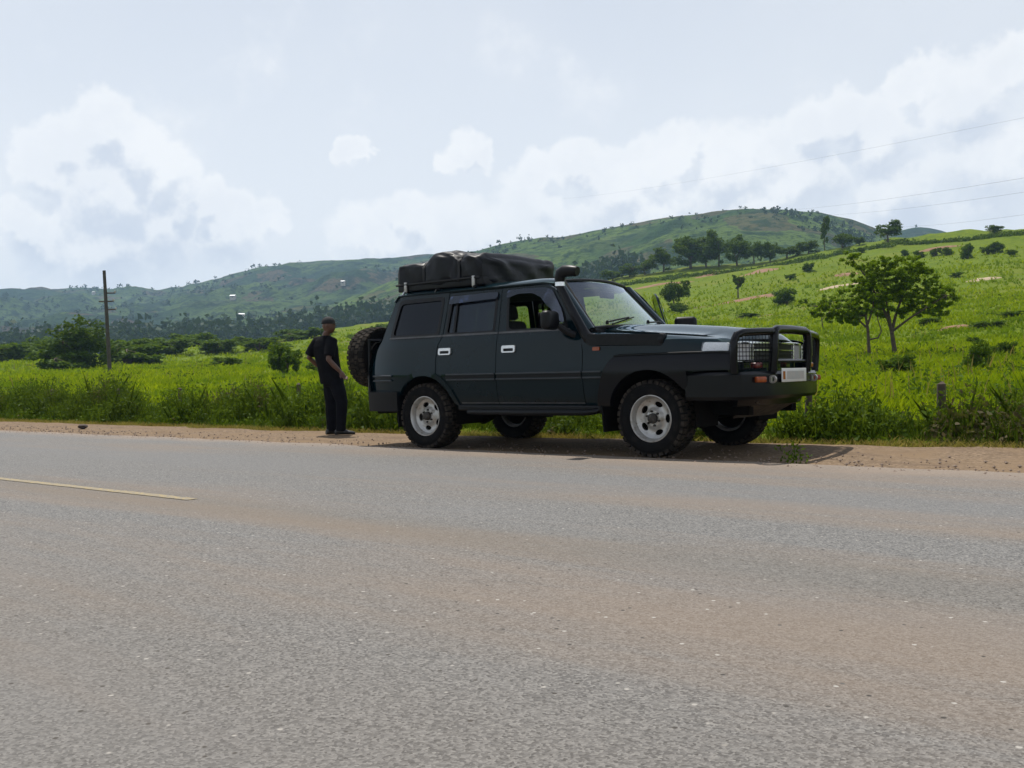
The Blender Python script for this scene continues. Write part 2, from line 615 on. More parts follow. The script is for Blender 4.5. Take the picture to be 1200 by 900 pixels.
class MB:
    def __init__(s):
        s.v = []
        s.f = []

    def add(s, vs, fs):
        o = len(s.v)
        s.v.extend([tuple(map(float, q)) for q in vs])
        s.f.extend([tuple(i + o for i in q) for q in fs])
        return s

    def box(s, x0, x1, y0, y1, z0, z1):
        vs = [(x, y, z) for x in (x0, x1) for y in (y0, y1) for z in (z0, z1)]
        return s.add(vs, [(0, 1, 3, 2), (4, 6, 7, 5), (0, 4, 5, 1), (2, 3, 7, 6), (0, 2, 6, 4), (1, 5, 7, 3)])

    def rbox(s, c, h, r, seg=3, rot=None):
        """box with rounded edges: centre, half sizes, radius"""
        n = 2 * (seg + 1)
        c = np.array(c)
        h = np.array(h)
        r = min(r, *h)
        vs = []
        N = 4 * (seg + 1)
        rings = []
        for i in range(n):
            a = -math.pi / 2 + math.pi * (i if i <= seg else i - 1) / (2 * seg)
            zc = (h[2] - r) * (-1 if i <= seg else 1)
            rr = r * math.cos(a)
            z = zc + r * math.sin(a)
            ring = []
            for q in range(4):
                sx, sy = ((1, 1), (-1, 1), (-1, -1), (1, -1))[q]
                for j in range(seg + 1):
                    t = math.pi / 2 * (q + j / seg)
                    ring.append(((h[0] - r) * sx + rr * math.cos(t), (h[1] - r) * sy + rr * math.sin(t), z))
            rings.append(ring)
        for ring in rings:
            for q in ring:
                q = np.array(q)
                if rot is not None:
                    q = np.array(rot @ Vector(q))
                vs.append(c + q)
        fs = []
        for i in range(n - 1):
            for j in range(N):
                fs.append((i * N + j, i * N + (j + 1) % N, (i + 1) * N + (j + 1) % N, (i + 1) * N + j))
        fs.append(tuple(range(N))[::-1])
        fs.append(tuple((n - 1) * N + j for j in range(N)))
        return s.add(vs, fs)

    def tube(s, pts, rad, seg=8, caps=True, squash=None):
        """polyline sweep; rad scalar or list"""
        pts = [np.array(q, float) for q in pts]
        n = len(pts)
        rad = [rad] * n if np.isscalar(rad) else list(rad)
        vs = []
        up = None
        for i in range(n):
            t = pts[min(i + 1, n - 1)] - pts[max(i - 1, 0)]
            t = t / (np.linalg.norm(t) + 1e-12)
            if up is None:
                a = np.array([0, 0, 1.0]) if abs(t[2]) < .9 else np.array([1.0, 0, 0])
            else:
                a = up
            e1 = a - t * (a @ t)
            e1 /= np.linalg.norm(e1)
            up = e1
            e2 = np.cross(t, e1)
            k1, k2 = squash or (1, 1)
            for j in range(seg):
                th = 2 * math.pi * j / seg
                vs.append(pts[i] + rad[i] * (k1 * math.cos(th) * e1 + k2 * math.sin(th) * e2))
        fs = []
        for i in range(n - 1):
            for j in range(seg):
                fs.append((i * seg + j, i * seg + (j + 1) % seg, (i + 1) * seg + (j + 1) % seg, (i + 1) * seg + j))
        if caps:
            fs.append(tuple(range(seg))[::-1])
            fs.append(tuple((n - 1) * seg + j for j in range(seg)))
        return s.add(vs, fs)

    def ribbon(s, pts, prof, caps=True, up=(0, 0, 1)):
        """sweep a closed 2D profile (a across, b up) along pts"""
        pts = [np.array(q, float) for q in pts]
        n = len(pts)
        m = len(prof)
        vs = []
        upv = np.array(up, float)
        for i in range(n):
            t = pts[min(i + 1, n - 1)] - pts[max(i - 1, 0)]
            t = t / np.linalg.norm(t)
            sd = np.cross(t, upv)
            sd /= np.linalg.norm(sd)
            u2 = np.cross(sd, t)
            for a, c in prof:
                vs.append(pts[i] + sd * a + u2 * c)
        fs = []
        for i in range(n - 1):
            for j in range(m):
                fs.append((i * m + j, i * m + (j + 1) % m, (i + 1) * m + (j + 1) % m, (i + 1) * m + j))
        if caps:
            fs.append(tuple(range(m))[::-1])
            fs.append(tuple((n - 1) * m + j for j in range(m)))
        return s.add(vs, fs)

    def lathe(s, prof, seg=32, axis='Y', c=(0, 0, 0), a0=0, a1=2 * math.pi):
        full = abs(a1 - a0 - 2 * math.pi) < 1e-6
        m = len(prof)
        k = seg if full else seg + 1
        vs = []
        for j in range(k):
            th = a0 + (a1 - a0) * j / seg
            for r, y in prof:
                q = {'Y': (r * math.cos(th), y, r * math.sin(th)), 'Z': (r * math.cos(th), r * math.sin(th), y),
                     'X': (y, r * math.cos(th), r * math.sin(th))}[axis]
                vs.append((q[0] + c[0], q[1] + c[1], q[2] + c[2]))
        fs = []
        for j in range(seg):
            j2 = (j + 1) % k
            for i in range(m - 1):
                fs.append((j * m + i, j * m + i + 1, j2 * m + i + 1, j2 * m + i))
        return s.add(vs, fs)

    def grid(s, fn, us, vs_):
        vs = [fn(a, c) for a in us for c in vs_]
        m = len(vs_)
        fs = [(i * m + j, i * m + j + 1, (i + 1) * m + j + 1, (i + 1) * m + j)
              for i in range(len(us) - 1) for j in range(m - 1)]
        return s.add(vs, fs)

    def ico(s, c, r, sub=1, sq=(1, 1, 1), jit=0, rng=None):
        bm = bmesh.new()
        bmesh.ops.create_icosphere(bm, subdivisions=sub, radius=1)
        vs = []
        for q in bm.verts:
            k = 1 + (rng.uniform(-jit, jit) if rng else 0)
            vs.append((c[0] + q.co.x * r * sq[0] * k, c[1] + q.co.y * r * sq[1] * k, c[2] + q.co.z * r * sq[2] * k))
        fs = [tuple(x.index for x in f.verts) for f in bm.faces]
        bm.free()
        return s.add(vs, fs)

    def map(s, fn):
        s.v = [tuple(fn(q)) for q in s.v]
        return s

    def mesh(s, name, mat, smooth=True, angle=40):
        me = bpy.data.meshes.new(name)
        me.from_pydata(s.v, [], s.f)
        me.update()
        if mat:
            me.materials.append(MATS[mat])
        bm = bmesh.new()
        bm.from_mesh(me)
        bmesh.ops.recalc_face_normals(bm, faces=bm.faces)
        bm.to_mesh(me)
        bm.free()
        if smooth:
            me.polygons.foreach_set('use_smooth', [True] * len(me.polygons))
            try:
                me.set_sharp_from_angle(angle=R(angle))
            except Exception:
                pass
        return me

    def build(s, name, mat, parent=None, smooth=True, angle=40, bevel=0):
        o = bpy.data.objects.new(name, s.mesh(name, mat, smooth, angle))
        COL.objects.link(o)
        if parent is not None:
            o.parent = parent
        if bevel:
            md = o.modifiers.new('bevel', 'BEVEL')
            md.width = bevel
            md.segments = 2
            md.limit_method = 'ANGLE'
            md.angle_limit = R(35)
        return o


def empty(name, loc=(0, 0, 0), rz=0.0, scale=1.0):
    o = bpy.data.objects.new(name, None)
    COL.objects.link(o)
    o.location = loc
    o.rotation_euler = (0, 0, rz)
    o.scale = (scale,) * 3
    o.empty_display_size = .1
    return o


def tag(o, label=None, cat=None, group=None, kind=None):
    if label:
        o['label'] = label
    if cat:
        o['category'] = cat
    if group:
        o['group'] = group
    if kind:
        o['kind'] = kind
    return o


def copy_tree(o, parent=None):
    c = o.copy()
    COL.objects.link(c)
    c.parent = parent
    for ch in list(o.children):
        copy_tree(ch, c)
    return c


def fastmesh(name, verts, quads, mat, parent=None, smooth=False):
    """numpy verts (n,3) and faces (m,k)"""
    me = bpy.data.meshes.new(name)
    k = quads.shape[1]
    me.vertices.add(len(verts))
    me.vertices.foreach_set('co', np.ascontiguousarray(verts, dtype=np.float32).ravel())
    me.loops.add(len(quads) * k)
    me.loops.foreach_set('vertex_index', np.ascontiguousarray(quads, dtype=np.int32).ravel())
    me.polygons.add(len(quads))
    me.polygons.foreach_set('loop_start', np.arange(0, len(quads) * k, k, dtype=np.int32))
    me.polygons.foreach_set('loop_total', np.full(len(quads), k, dtype=np.int32))
    if smooth:
        me.polygons.foreach_set('use_smooth', np.ones(len(quads), dtype=bool))
    me.update(calc_edges=True)
    me.materials.append(MATS[mat])
    o = bpy.data.objects.new(name, me)
    COL.objects.link(o)
    if parent is not None:
        o.parent = parent
    return o


def leaves(cent, size, rng, aspect=.55, up=0.0, flat=0.0):
    """random leaf quads (diamond shaped) at centres -> verts, faces"""
    n = len(cent)
    d = rng.normal(size=(n, 3))
    d[:, 2] = d[:, 2] * (1 - flat) + up
    d /= np.linalg.norm(d, axis=1)[:, None] + 1e-9
    e = rng.normal(size=(n, 3))
    e -= d * (e * d).sum(1)[:, None]
    e /= np.linalg.norm(e, axis=1)[:, None] + 1e-9
    L = (size * rng.uniform(.6, 1.3, n))[:, None]
    bend = np.cross(d, e) * L * .15
    v = np.stack([cent - d * L * .5, cent + e * L * aspect * .5 + bend, cent + d * L * .5, cent - e * L * aspect * .5 + bend], 1)
    return v.reshape(-1, 3), np.arange(n * 4).reshape(-1, 4)


# ------------------------------------------------------------------ terrain
CR = np.array([(-2500, 445, 200), (-600, 440, 200), (0, 421, 200), (100, 414, 210), (200, 407, 220), (300, 399, 230), (400, 387, 240),
               (500, 373, 260), (600, 354, 280), (700, 332, 300), (760, 322, 300), (850, 307, 290), (930, 295, 280),
               (1050, 277, 265), (1200, 266, 250), (1500, 250, 240), (3500, 240, 240)], float)
CZ = np.array([PD(x, y, d)[2] for x, y, d in CR])


def pxcol(X, Y):
    dx = np.asarray(X) - CAM[0]
    dy = np.asarray(Y) - CAM[1]
    dep = np.maximum(-math.sin(YAW) * dx + math.cos(YAW) * dy, 1e-3)
    lat = math.cos(YAW) * dx + math.sin(YAW) * dy
    return 600 + FPX * lat / dep


def terrain(X, Y, detail=True):
    X = np.asarray(X, float)
    Y = np.asarray(Y, float)
    c = pxcol(X, Y)
    D = np.hypot(X - CAM[0], Y - CAM[1])
    Dc = np.interp(c, CR[:, 0], CR[:, 2])
    zc = np.interp(c, CR[:, 0], CZ)
    D0 = 14.0
    t = np.clip((D - D0) / (Dc - D0), 0, None)
    z = np.where(t < 1, zc * t ** 1.65, zc - (D - Dc) * .16 - 4 * (t - 1))
    z = np.maximum(z, -25)
    if detail:
        k = np.clip((D - 16) / 60, 0, 1)
        z = z + k * (1.6 * fbm(X / 38, Y / 38, 4, 3) * np.clip(t, 0, .8)) + .10 * np.clip((D - 14) / 10, 0, 1) * fbm(X / 3.1, Y / 3.1, 3, 9)
        # old terrace banks along the contour
        h = z / 2.6 + .35 * fbm(X / 45, Y / 45, 2, 21)
        fr = h - np.floor(h)
        z = z + k * .28 * (np.clip(fr / .25, 0, 1) - fr)
    v = np.clip((Y - 1.9) / .9, 0, 1)
    z = z * np.clip((Y - 2) / 3, 0, 1) + (-.14 + .17 * v - .15 * np.clip((Y - 3.2) / 2, 0, 1) * np.clip(1 - (Y - 5.2) / 8, 0, 1))
    return z


def at(px, D):
    """ground point in the column of a pixel at a distance"""
    v = ray(px, 440)
    k = D / math.hypot(v[0], v[1])
    X, Y = CAM[0] + v[0] * k, CAM[1] + v[1] * k
    return np.array([X, Y, float(terrain(X, Y))])


def on_slope(px, py, dmin=13, dmax=330):
    """first ground hit along a pixel's ray"""
    v = ray(px, py)
    hl = math.hypot(v[0], v[1])
    ds = np.concatenate([np.linspace(dmin, 60, 400), np.linspace(60.2, dmax, 900)])
    P = CAM[None] + v[None] * (ds / hl)[:, None]
    z = terrain(P[:, 0], P[:, 1])
    hit = np.nonzero(P[:, 2] <= z)[0]
    i = hit[0] if len(hit) else int(np.argmin(P[:, 2] - z))
    return np.array([P[i, 0], P[i, 1], z[i]]), ds[i]


ang = np.linspace(-R(70), R(70), 420) + YAW
dist = np.concatenate([np.geomspace(7, 330, 230), np.geomspace(335, 700, 25)])
A, Dg = np.meshgrid(ang, dist, indexing='ij')
TX = CAM[0] - np.sin(A) * Dg
TY = CAM[1] + np.cos(A) * Dg
TZ = terrain(TX, TY)
m = len(dist)
ii, jj = np.meshgrid(np.arange(len(ang) - 1), np.arange(m - 1), indexing='ij')
q = np.stack([ii * m + jj, (ii + 1) * m + jj, (ii + 1) * m + jj + 1, ii * m + jj + 1], -1).reshape(-1, 4)
o = fastmesh('pasture_ground', np.stack([TX, TY, TZ], -1).reshape(-1, 3), q, 'turf', smooth=True)
tag(o, kind='structure')
g = MB().grid(lambda a, c: (a, c, -26.0 if c > 30 else -1.2), [-6000, -3000, -300, 300, 3000, 6000], [-6000, -1000, -60, 20, 60, 1000, 6000])
tag(g.build('ground', 'turf'), kind='structure')

# road, shoulder
EDGE = .10
xs = np.concatenate([np.linspace(-160, -40, 60), np.linspace(-39.9, 25, 900), np.linspace(25.5, 90, 30)])
ed = EDGE + .06 * fbm(xs / .7, xs * 0 + 2, 4, 5) + .03 * fbm(xs / 5, xs * 0 + 7, 2, 6)
mb = MB()
n = len(xs)
vs = []
for x, e in zip(xs, ed):
    vs += [(x, -14.0, 0), (x, -7.0, 0), (x, -2.0, 0), (x, e - .05, 0), (x, e, -.006), (x, e + .012, -.05)]
mb.add(vs, [(i * 6 + j, (i + 1) * 6 + j, (i + 1) * 6 + j + 1, i * 6 + j + 1) for i in range(n - 1) for j in range(5)])
tag(mb.build('road', 'asphalt', smooth=False), kind='structure')

xs = np.concatenate([np.linspace(-160, -40, 60), np.linspace(-39.8, 25, 420), np.linspace(25.5, 90, 30)])
ys = np.linspace(.02, 1.0, 26)
mb = MB()
vs = []
for i, x in enumerate(xs):
    wd = np.interp(x, [-18, -6, 0.7, 3, 20], [1.98, 1.85, 2.15, 2.38, 2.38]) + .12 * float(fbm(x / 1.4, 3.3, 3, 8))
    for k, t in enumerate(ys):
        y = t * wd if k else -.1
        z = -.022 + .045 * t + .010 * float(fbm(x / .55, y / .55, 3, 12)) - .10 * max(0, (t - .93) / .07)
        vs.append((x, y, z))
m = len(ys)
mb.add(vs, [(i * m + j, (i + 1) * m + j, (i + 1) * m + j + 1, i * m + j + 1) for i in range(len(xs) - 1) for j in range(m - 1)])
tag(mb.build('gravel_shoulder', 'gravel'), kind='structure')

for k, (x0, x1) in enumerate(((-5.9, -1.17), (-17.5, -11.5), (-29, -23))):
    xx = np.linspace(x0, x1, 60)
    mb = MB()
    vs = []
    for x in xx:
        a, c = .006 * float(fbm(x * 9, 1.5, 3, 31)), .006 * float(fbm(x * 9, 8.5, 3, 33))
        vs += [(x, -4.245 + a, .004), (x, -4.155 + c, .004)]
    mb.add(vs, [(2 * i, 2 * i + 2, 2 * i + 3, 2 * i + 1) for i in range(59)])
    o = mb.build('road_marking', 'yellow_paint', smooth=False)
    tag(o, kind='structure')

# ------------------------------------------------------------------ far hills
def hill(name, tab, mat, d_base, y_base, seed, rough, cols=420, rows=90, back=500):
    tab = np.array(tab, float)
    px = np.linspace(tab[0, 0], tab[-1, 0], cols)
    # smooth the skyline a little and roughen it
    yy = np.interp(px, tab[:, 0], tab[:, 1])
    k = np.hanning(13)
    k /= k.sum()
    yy = np.convolve(np.pad(yy, 6, mode='edge'), k, mode='valid')
    dd = np.interp(px, tab[:, 0], tab[:, 2])
    V = np.zeros((cols, rows, 3))
    for i in range(cols):
        top = PD(px[i], yy[i], dd[i])
        db = d_base if np.isscalar(d_base) else np.interp(px[i], *d_base)
        bot = PD(px[i], y_base if np.isscalar(y_base) else np.interp(px[i], *y_base), db)
        for j in range(rows):
            t = j / (rows - 16)
            if t <= 1:
                p = bot + (top - bot) * t
                s = t ** 1.25 * .55 + .45 * (t * t * (3 - 2 * t))
                p[2] = bot[2] + (top[2] - bot[2]) * s
            else:
                u = (t - 1) / (15 / (rows - 16))
                v = ray(px[i], 440)
                hl = math.hypot(v[0], v[1])
                p = top + np.array([v[0], v[1], 0]) / hl * back * u
                p[2] = top[2] - u * u * (top[2] * .8)
            V[i, j] = p
    X, Y = V[..., 0], V[..., 1]
    tt = np.clip(np.arange(rows) / (rows - 16), 0, 1)[None]
    env = np.sin(np.clip(tt, 0, 1) * math.pi) ** .8
    gul = 1 - 2 * np.abs(fbm(X / 210, Y / 210, 4, seed))
    V[..., 2] += env * rough * (gul * .55 + .45 * fbm(X / 90, Y / 90, 4, seed + 5)) + (1 - env) * .8 * fbm(X / 25, Y / 25, 3, seed + 2)
    ii, jj = np.meshgrid(np.arange(cols - 1), np.arange(rows - 1), indexing='ij')
    q = np.stack([ii * rows + jj, (ii + 1) * rows + jj, (ii + 1) * rows + jj + 1, ii * rows + jj + 1], -1).reshape(-1, 4)
    o = fastmesh(name, V.reshape(-1, 3), q, mat, smooth=True)
    tag(o, kind='structure')
    return V


HB = hill('hills', [(-700, 352, 2300), (-300, 348, 2300), (0, 342, 2200), (60, 340, 2200), (120, 342, 2150), (180, 343, 2050), (235, 333, 1950), (262, 325, 1900), (330, 313, 1800),
                    (375, 306, 1750), (400, 306, 1700), (450, 303, 1650), (500, 298, 1600), (560, 294, 1550), (640, 290, 1500), (800, 330, 1500)],
          'hill_far', 700, ([-700, 0, 400, 800], [424, 420, 405, 380]), 41, 26)
HA = hill('round_hill', [(380, 372, 1150), (460, 330, 1120), (540, 303, 1080), (600, 286, 1040), (660, 278, 1000), (700, 269, 980), (760, 259, 960), (800, 252, 950), (850, 249, 950),
                         (900, 248, 950), (960, 250, 950), (1000, 258, 950), (1025, 268, 950), (1060, 284, 950), (1150, 320, 950)],
          'hill_green', 560, ([380, 700, 1150], [400, 352, 340]), 77, 16)
HC = hill('distant_hill', [(1000, 300, 1500), (1040, 276, 1500), (1060, 269, 1500), (1078, 266, 1500), (1100, 271, 1500), (1130, 280, 1500), (1200, 300, 1500), (1500, 320, 1500)],
          'hill_far', 700, 330, 63, 8, cols=160)

# ------------------------------------------------------------------ vegetation helpers
VR = np.random.default_rng(11)


def crown_points(lumps, n, rng, shell=.55):
    """points in ellipsoid lumps (x,y,z,rx,ry,rz), thicker towards the outside"""
    L = np.array(lumps, float)
    wgt = (L[:, 3] * L[:, 4] * L[:, 5]) ** .75
    idx = rng.choice(len(L), n, p=wgt / wgt.sum())
    d = rng.normal(size=(n, 3))
    d /= np.linalg.norm(d, axis=1)[:, None]
    r = rng.uniform(shell ** 3, 1, n) ** (1 / 3) * rng.uniform(.8, 1.12, n)
    return L[idx, :3] + d * r[:, None] * L[idx, 3:]


def sub_lumps(lumps, n, rng, k=.38):
    p = crown_points(lumps, n, rng, .5)
    L = np.array(lumps)
    s = np.mean(L[:, 3:]) * k
    return [tuple(q) + (s * rng.uniform(.6, 1.3), s * rng.uniform(.6, 1.3), s * rng.uniform(.4, .8)) for q in p]


def plant(name, base, lumps, limbs, nleaf, lsize, lmat, rng, n_sub=40, bark='bark', up=.2, flat=.3, k=.38):
    """tree or bush: crown of leaves clumped in sub-lumps, tapered trunk and limbs"""
    root = empty(name, base)
    sl_ = sub_lumps(lumps, n_sub, rng, k)
    pts = crown_points(sl_, nleaf, rng, .1)
    pts[:, 2] = np.maximum(pts[:, 2], .02)
    v, f = leaves(pts, lsize, rng, .6, up, flat)
    fastmesh('crown', v, f, lmat, root)
    mb = MB()
    for pl, r0, r1 in limbs:
        nn = len(pl)
        mb.tube(pl, [r0 + (r1 - r0) * i / (nn - 1) for i in range(nn)], 7)
    # twigs out to the clumps
    tips = [np.array(l[0][-1]) for l in limbs]
    for q in sl_[:min(len(sl_), 26)]:
        q = np.array(q[:3])
        a = min(tips, key=lambda t: np.linalg.norm(t - q))
        mid = (a + q) / 2 + rng.normal(size=3) * .04
        rr = min(l[2] for l in limbs)
        mb.tube([a, mid, q], [rr * .7, rr * .5, rr * .25], 5)
    mb.build('trunk', bark, root)
    return root


# --- the two thorn trees right of the vehicle
def local(px, py, D, base, dy=0.0):
    p = PD(px, py, D)
    v = np.array([_d[0], _d[1], 0])
    return p + v * dy - base


def big_tree(base_px, base_py, lump_px, limb_px, nleaf, label, seed, lsize=.11, n_sub=620, k=.22):
    rng = np.random.default_rng(seed)
    base, D = on_slope(base_px, base_py, 20)
    sc = D / FPX
    lumps = []
    for (x, y, rx, ry) in lump_px:
        c = local(x, y, D, base, rng.uniform(-.5, .5))
        lumps.append((c[0], c[1], c[2], rx * sc, rx * sc * 1.0, ry * sc))
    limbs = []
    for pts, r0, r1 in limb_px:
        pl = [local(x, y, D, base, dy) for (x, y, dy) in pts]
        limbs.append((pl, r0, r1))
    root = plant('thorn_tree', tuple(base), lumps, limbs, nleaf, lsize, 'leaf_acacia', rng, n_sub=n_sub, k=k)
    tag(root, label, 'tree')
    return root, D


t1, D1 = big_tree(1049, 417,
                  [(1040, 335, 30, 22), (1075, 335, 26, 20), (1102, 348, 20, 11), (1010, 318, 18, 14), (992, 303, 12, 8), (1060, 318, 24, 14),
                   (1050, 352, 30, 15), (1088, 358, 16, 10), (1025, 340, 20, 16), (1085, 322, 14, 9), (1113, 345, 8, 6), (1030, 312, 16, 10), (1045, 306, 12, 7), (1070, 308, 10, 6), (1030, 364, 18, 9), (1072, 366, 18, 8), (1098, 366, 12, 7), (1008, 335, 14, 10)],
                  [([(1050, 419, 0), (1047, 402, 0), (1045, 388, 0)], .115, .085), ([(1045, 388, 0), (1040, 374, -.1), (1028, 352, -.2), (1012, 325, -.3), (996, 304, -.3)], .085, .02),
                   ([(1045, 389, 0), (1052, 368, .2), (1062, 345, .4), (1075, 328, .5)], .08, .025), ([(1046, 388, 0), (1062, 374, -.3), (1085, 358, -.5), (1104, 347, -.5)], .06, .02),
                   ([(1045, 388, 0), (1043, 360, .3), (1040, 335, .4)], .07, .02)],
                  24000, 'taller thorn tree with spreading crown in the pasture beside the bull bar', 5)
t2, D2 = big_tree(1019, 419,
                  [(1012, 358, 20, 12), (990, 362, 16, 9), (972, 356, 14, 8), (1022, 345, 14, 12), (1000, 345, 14, 9), (984, 372, 14, 7), (1004, 374, 12, 7), (962, 366, 12, 7)],
                  [([(1019, 421, 0), (1018, 402, 0), (1017, 385, 0), (1014, 368, 0)], .08, .05), ([(1017, 385, 0), (1004, 372, .1), (985, 362, .2)], .05, .02),
                   ([(1017, 380, 0), (1022, 362, -.1), (1024, 348, 0)], .05, .02), ([(1019, 398, 0), (1028, 396, -.1), (1032, 388, -.1), (1028, 372, 0)], .04, .02)],
                  9000, 'slim twin thorn tree leaning against its taller neighbour in the pasture', 6, n_sub=260)
t3, D3 = big_tree(965, 386,
                  [(958, 355, 14, 8), (940, 352, 10, 6), (972, 350, 12, 7)],
                  [([(965, 387, 0), (963, 375, 0), (960, 360, 0)], .05, .025), ([(963, 375, 0), (975, 362, 0), (978, 352, 0)], .04, .02)],
                  1500, 'sparse sapling with thin stem up the slope from the thorn trees', 7, lsize=.16, n_sub=22)

# --- bush and tree variants, copied over the landscape
def variant(kind, seed):
    rng = np.random.default_rng(seed)
    if kind == 'bush':
        lumps = [(rng.uniform(-.35, .35), rng.uniform(-.35, .35), rng.uniform(.3, .62), rng.uniform(.28, .5), rng.uniform(.28, .5), rng.uniform(.25, .42)) for _ in range(6)]
        limbs = [([(0, 0, -.1), (a * .5, c * .5, .25), (a, c, .5)], .04, .015) for a, c in ((.2, .1), (-.2, .15), (0, -.22))]
        return plant('bush', (0, 0, 0), lumps, limbs, 2000, .12, 'leaf_bush', rng, 44, k=.5)
    if kind == 'clump':
        lumps = [(rng.uniform(-.3, .3), rng.uniform(-.3, .3), rng.uniform(.3, .75), rng.uniform(.2, .34), rng.uniform(.2, .34), rng.uniform(.18, .28)) for _ in range(8)]
        limbs = [([(0, 0, -.06), (.01, 0, .12), (0, .02, .3)], .04, .025), ([(0, .02, .28), (.15, .05, .45), (.25, .1, .6)], .022, .008), ([(0, .02, .28), (-.15, -.05, .45), (-.25, .1, .6)], .022, .008)]
        return plant('tree', (0, 0, 0), lumps, limbs, 2600, .085, 'leaf_dark', rng, 60, k=.55)
    if kind == 'dome':
        lumps = [(0, 0, .42, .42, .42, .40), (.22, 0, .3, .3, .3, .3), (-.22, .05, .3, .3, .3, .3), (.05, -.2, .35, .3, .3, .3), (-.05, .2, .62, .3, .3, .3), (.12, .1, .66, .26, .26, .28)]
        limbs = [([(0, 0, -.06), (.01, 0, .15), (0, .02, .4)], .04, .025), ([(0, .02, .2), (.15, .05, .4), (.25, .1, .5)], .022, .008), ([(0, .02, .2), (-.15, -.05, .4), (-.25, .1, .5)], .022, .008)]
        return plant('tree', (0, 0, 0), lumps, limbs, 6500, .058, 'leaf_dark', rng, 150, k=.36)
    if kind == 'tall':
        lumps = [(rng.uniform(-.14, .14), rng.uniform(-.14, .14), z, .20 * (1.1 - abs(z - .6)), .20 * (1.1 - abs(z - .6)), .17) for z in np.linspace(.3, .9, 7)]
        limbs = [([(0, 0, -.06), (.01, .01, .4), (0, 0, .85)], .03, .008)]
        return plant('tree', (0, 0, 0), lumps, limbs, 2200, .07, 'leaf_dark', rng, 50, k=.55)
    if kind == 'round':
        lumps = [(rng.uniform(-.3, .3), rng.uniform(-.3, .3), rng.uniform(.48, .78), rng.uniform(.2, .32), rng.uniform(.2, .32), rng.uniform(.15, .24)) for _ in range(8)]
        limbs = [([(0, 0, -.06), (.01, 0, .22), (0, .02, .4)], .04, .025), ([(0, .02, .38), (.15, .05, .55), (.25, .1, .7)], .022, .008),
                 ([(0, .02, .38), (-.15, -.05, .55), (-.25, .1, .68)], .022, .008), ([(0, .02, .38), (0, -.12, .55), (.05, -.25, .7)], .022, .008)]
        return plant('tree', (0, 0, 0), lumps, limbs, 3000, .085, 'leaf_dark', rng, 70, k=.55)
    if kind == 'umbrella':
        lumps = [(rng.uniform(-.28, .28), rng.uniform(-.2, .2), .78 + rng.uniform(-.1, .1), .2, .2, .12) for _ in range(7)] + [(0, 0, .58, .14, .14, .14)]
        limbs = [([(0, 0, -.06), (.0, 0, .3), (0, .0, .5)], .045, .03), ([(0, 0, .45), (.12, 0, .62), (.25, 0, .78)], .025, .01), ([(0, 0, .45), (-.12, 0, .62), (-.25, 0, .78)], .025, .01)]
        return plant('tree', (0, 0, 0), lumps, limbs, 2200, .075, 'leaf_dark', rng, 60, k=.5)


PROTO = {}


def put(kind, var, px, py, wpx, hpx, label, cat, group=None, D=None, mat=None, name=None):
    """stand a copy on the slope: base pixel, width and height in pixels at its distance"""
    key = (kind, var)
    first = key not in PROTO
    if first:
        PROTO[key] = variant(kind, 100 + var * 7 + sum(map(ord, kind)))
    if D is None:
        base, D = on_slope(px, py)
    else:
        base = at(px, D)
    o = PROTO[key] if first else copy_tree(PROTO[key])
    if name:
        o.name = name
    o.location = tuple(base)
    k = D / FPX
    o.scale = (wpx * k, wpx * k, hpx * k)
    o.rotation_euler = (0, 0, (px * 7.3 + py) % 6.28)
    tag(o, label, cat, group)
    return o


# shrubs scattered on the pasture (base px, base py, width, height)
G1 = 'green shrubs scattered over the pasture'
for i, (x, y, wd, ht) in enumerate(((1143, 434, 22, 36), (1174, 418, 18, 19), (1050, 440, 36, 26), (1140, 404, 10, 10), (922, 356, 24, 20), (945, 318, 11, 11), (926, 328, 12, 8),
                                    (1096, 300, 10, 10), (1112, 299, 9, 10), (1134, 303, 12, 20), (1158, 298, 14, 12), (1170, 296, 12, 14), (1078, 302, 9, 9), (1060, 300, 8, 8),
                                    (1185, 300, 10, 8), (1010, 296, 8, 7), (1095, 380, 26, 8), (1150, 385, 30, 9), (1185, 372, 24, 8), (880, 372, 20, 6), (1120, 325, 10, 6))):
    put('bush', i % 4, x, y, wd, ht, 'low green shrub growing in the grass of the sloping pasture', 'shrub', G1)
put('umbrella', 0, 865, 351, 22, 28, 'dark vase shaped tree alone on the open slope above the bonnet', 'tree')
put('round', 0, 790, 364, 30, 34, 'round headed dark tree on the slope behind the open passenger door', 'tree')
put('bush', 1, 797, 366, 16, 14, 'small bright bush at the foot of the round headed tree', 'shrub')
# trees standing along the ridge and the hedge line
G2 = 'dark trees along the ridge'
for i, (x, y, wd, ht, kd) in enumerate(((1043, 281, 24, 22, 'round'), (1168, 269, 14, 9, 'round'), (990, 288, 22, 18, 'round'), (812, 324, 40, 38, 'round'),
                                        (845, 311, 24, 40, 'round'), (866, 306, 26, 32, 'round'), (886, 304, 20, 26, 'round'), (905, 300, 18, 22, 'round'), (780, 328, 26, 26, 'round'),
                                        (830, 318, 26, 30, 'round'), (925, 297, 24, 16, 'round'), (950, 293, 22, 14, 'round'), (758, 328, 22, 18, 'round'), (740, 331, 20, 14, 'round'), (720, 334, 20, 14, 'round'),
                                        (1010, 286, 12, 9, 'round'))):
    put('clump', i % 4, x, y, wd * 1.25, ht * 1.1, 'dark bushy tree standing on the crest of the grassy ridge', 'tree', G2, D=np.interp(x, CR[:, 0], CR[:, 2]) - 6)
put('tall', 0, 969, 291, 17, 40, 'tall narrow dark tree standing highest on the ridge crest', 'tree', D=270)
put('tall', 1, 642, 352, 8, 22, 'slim dark tree on the skyline edge behind the tent cover', 'tree', D=276)
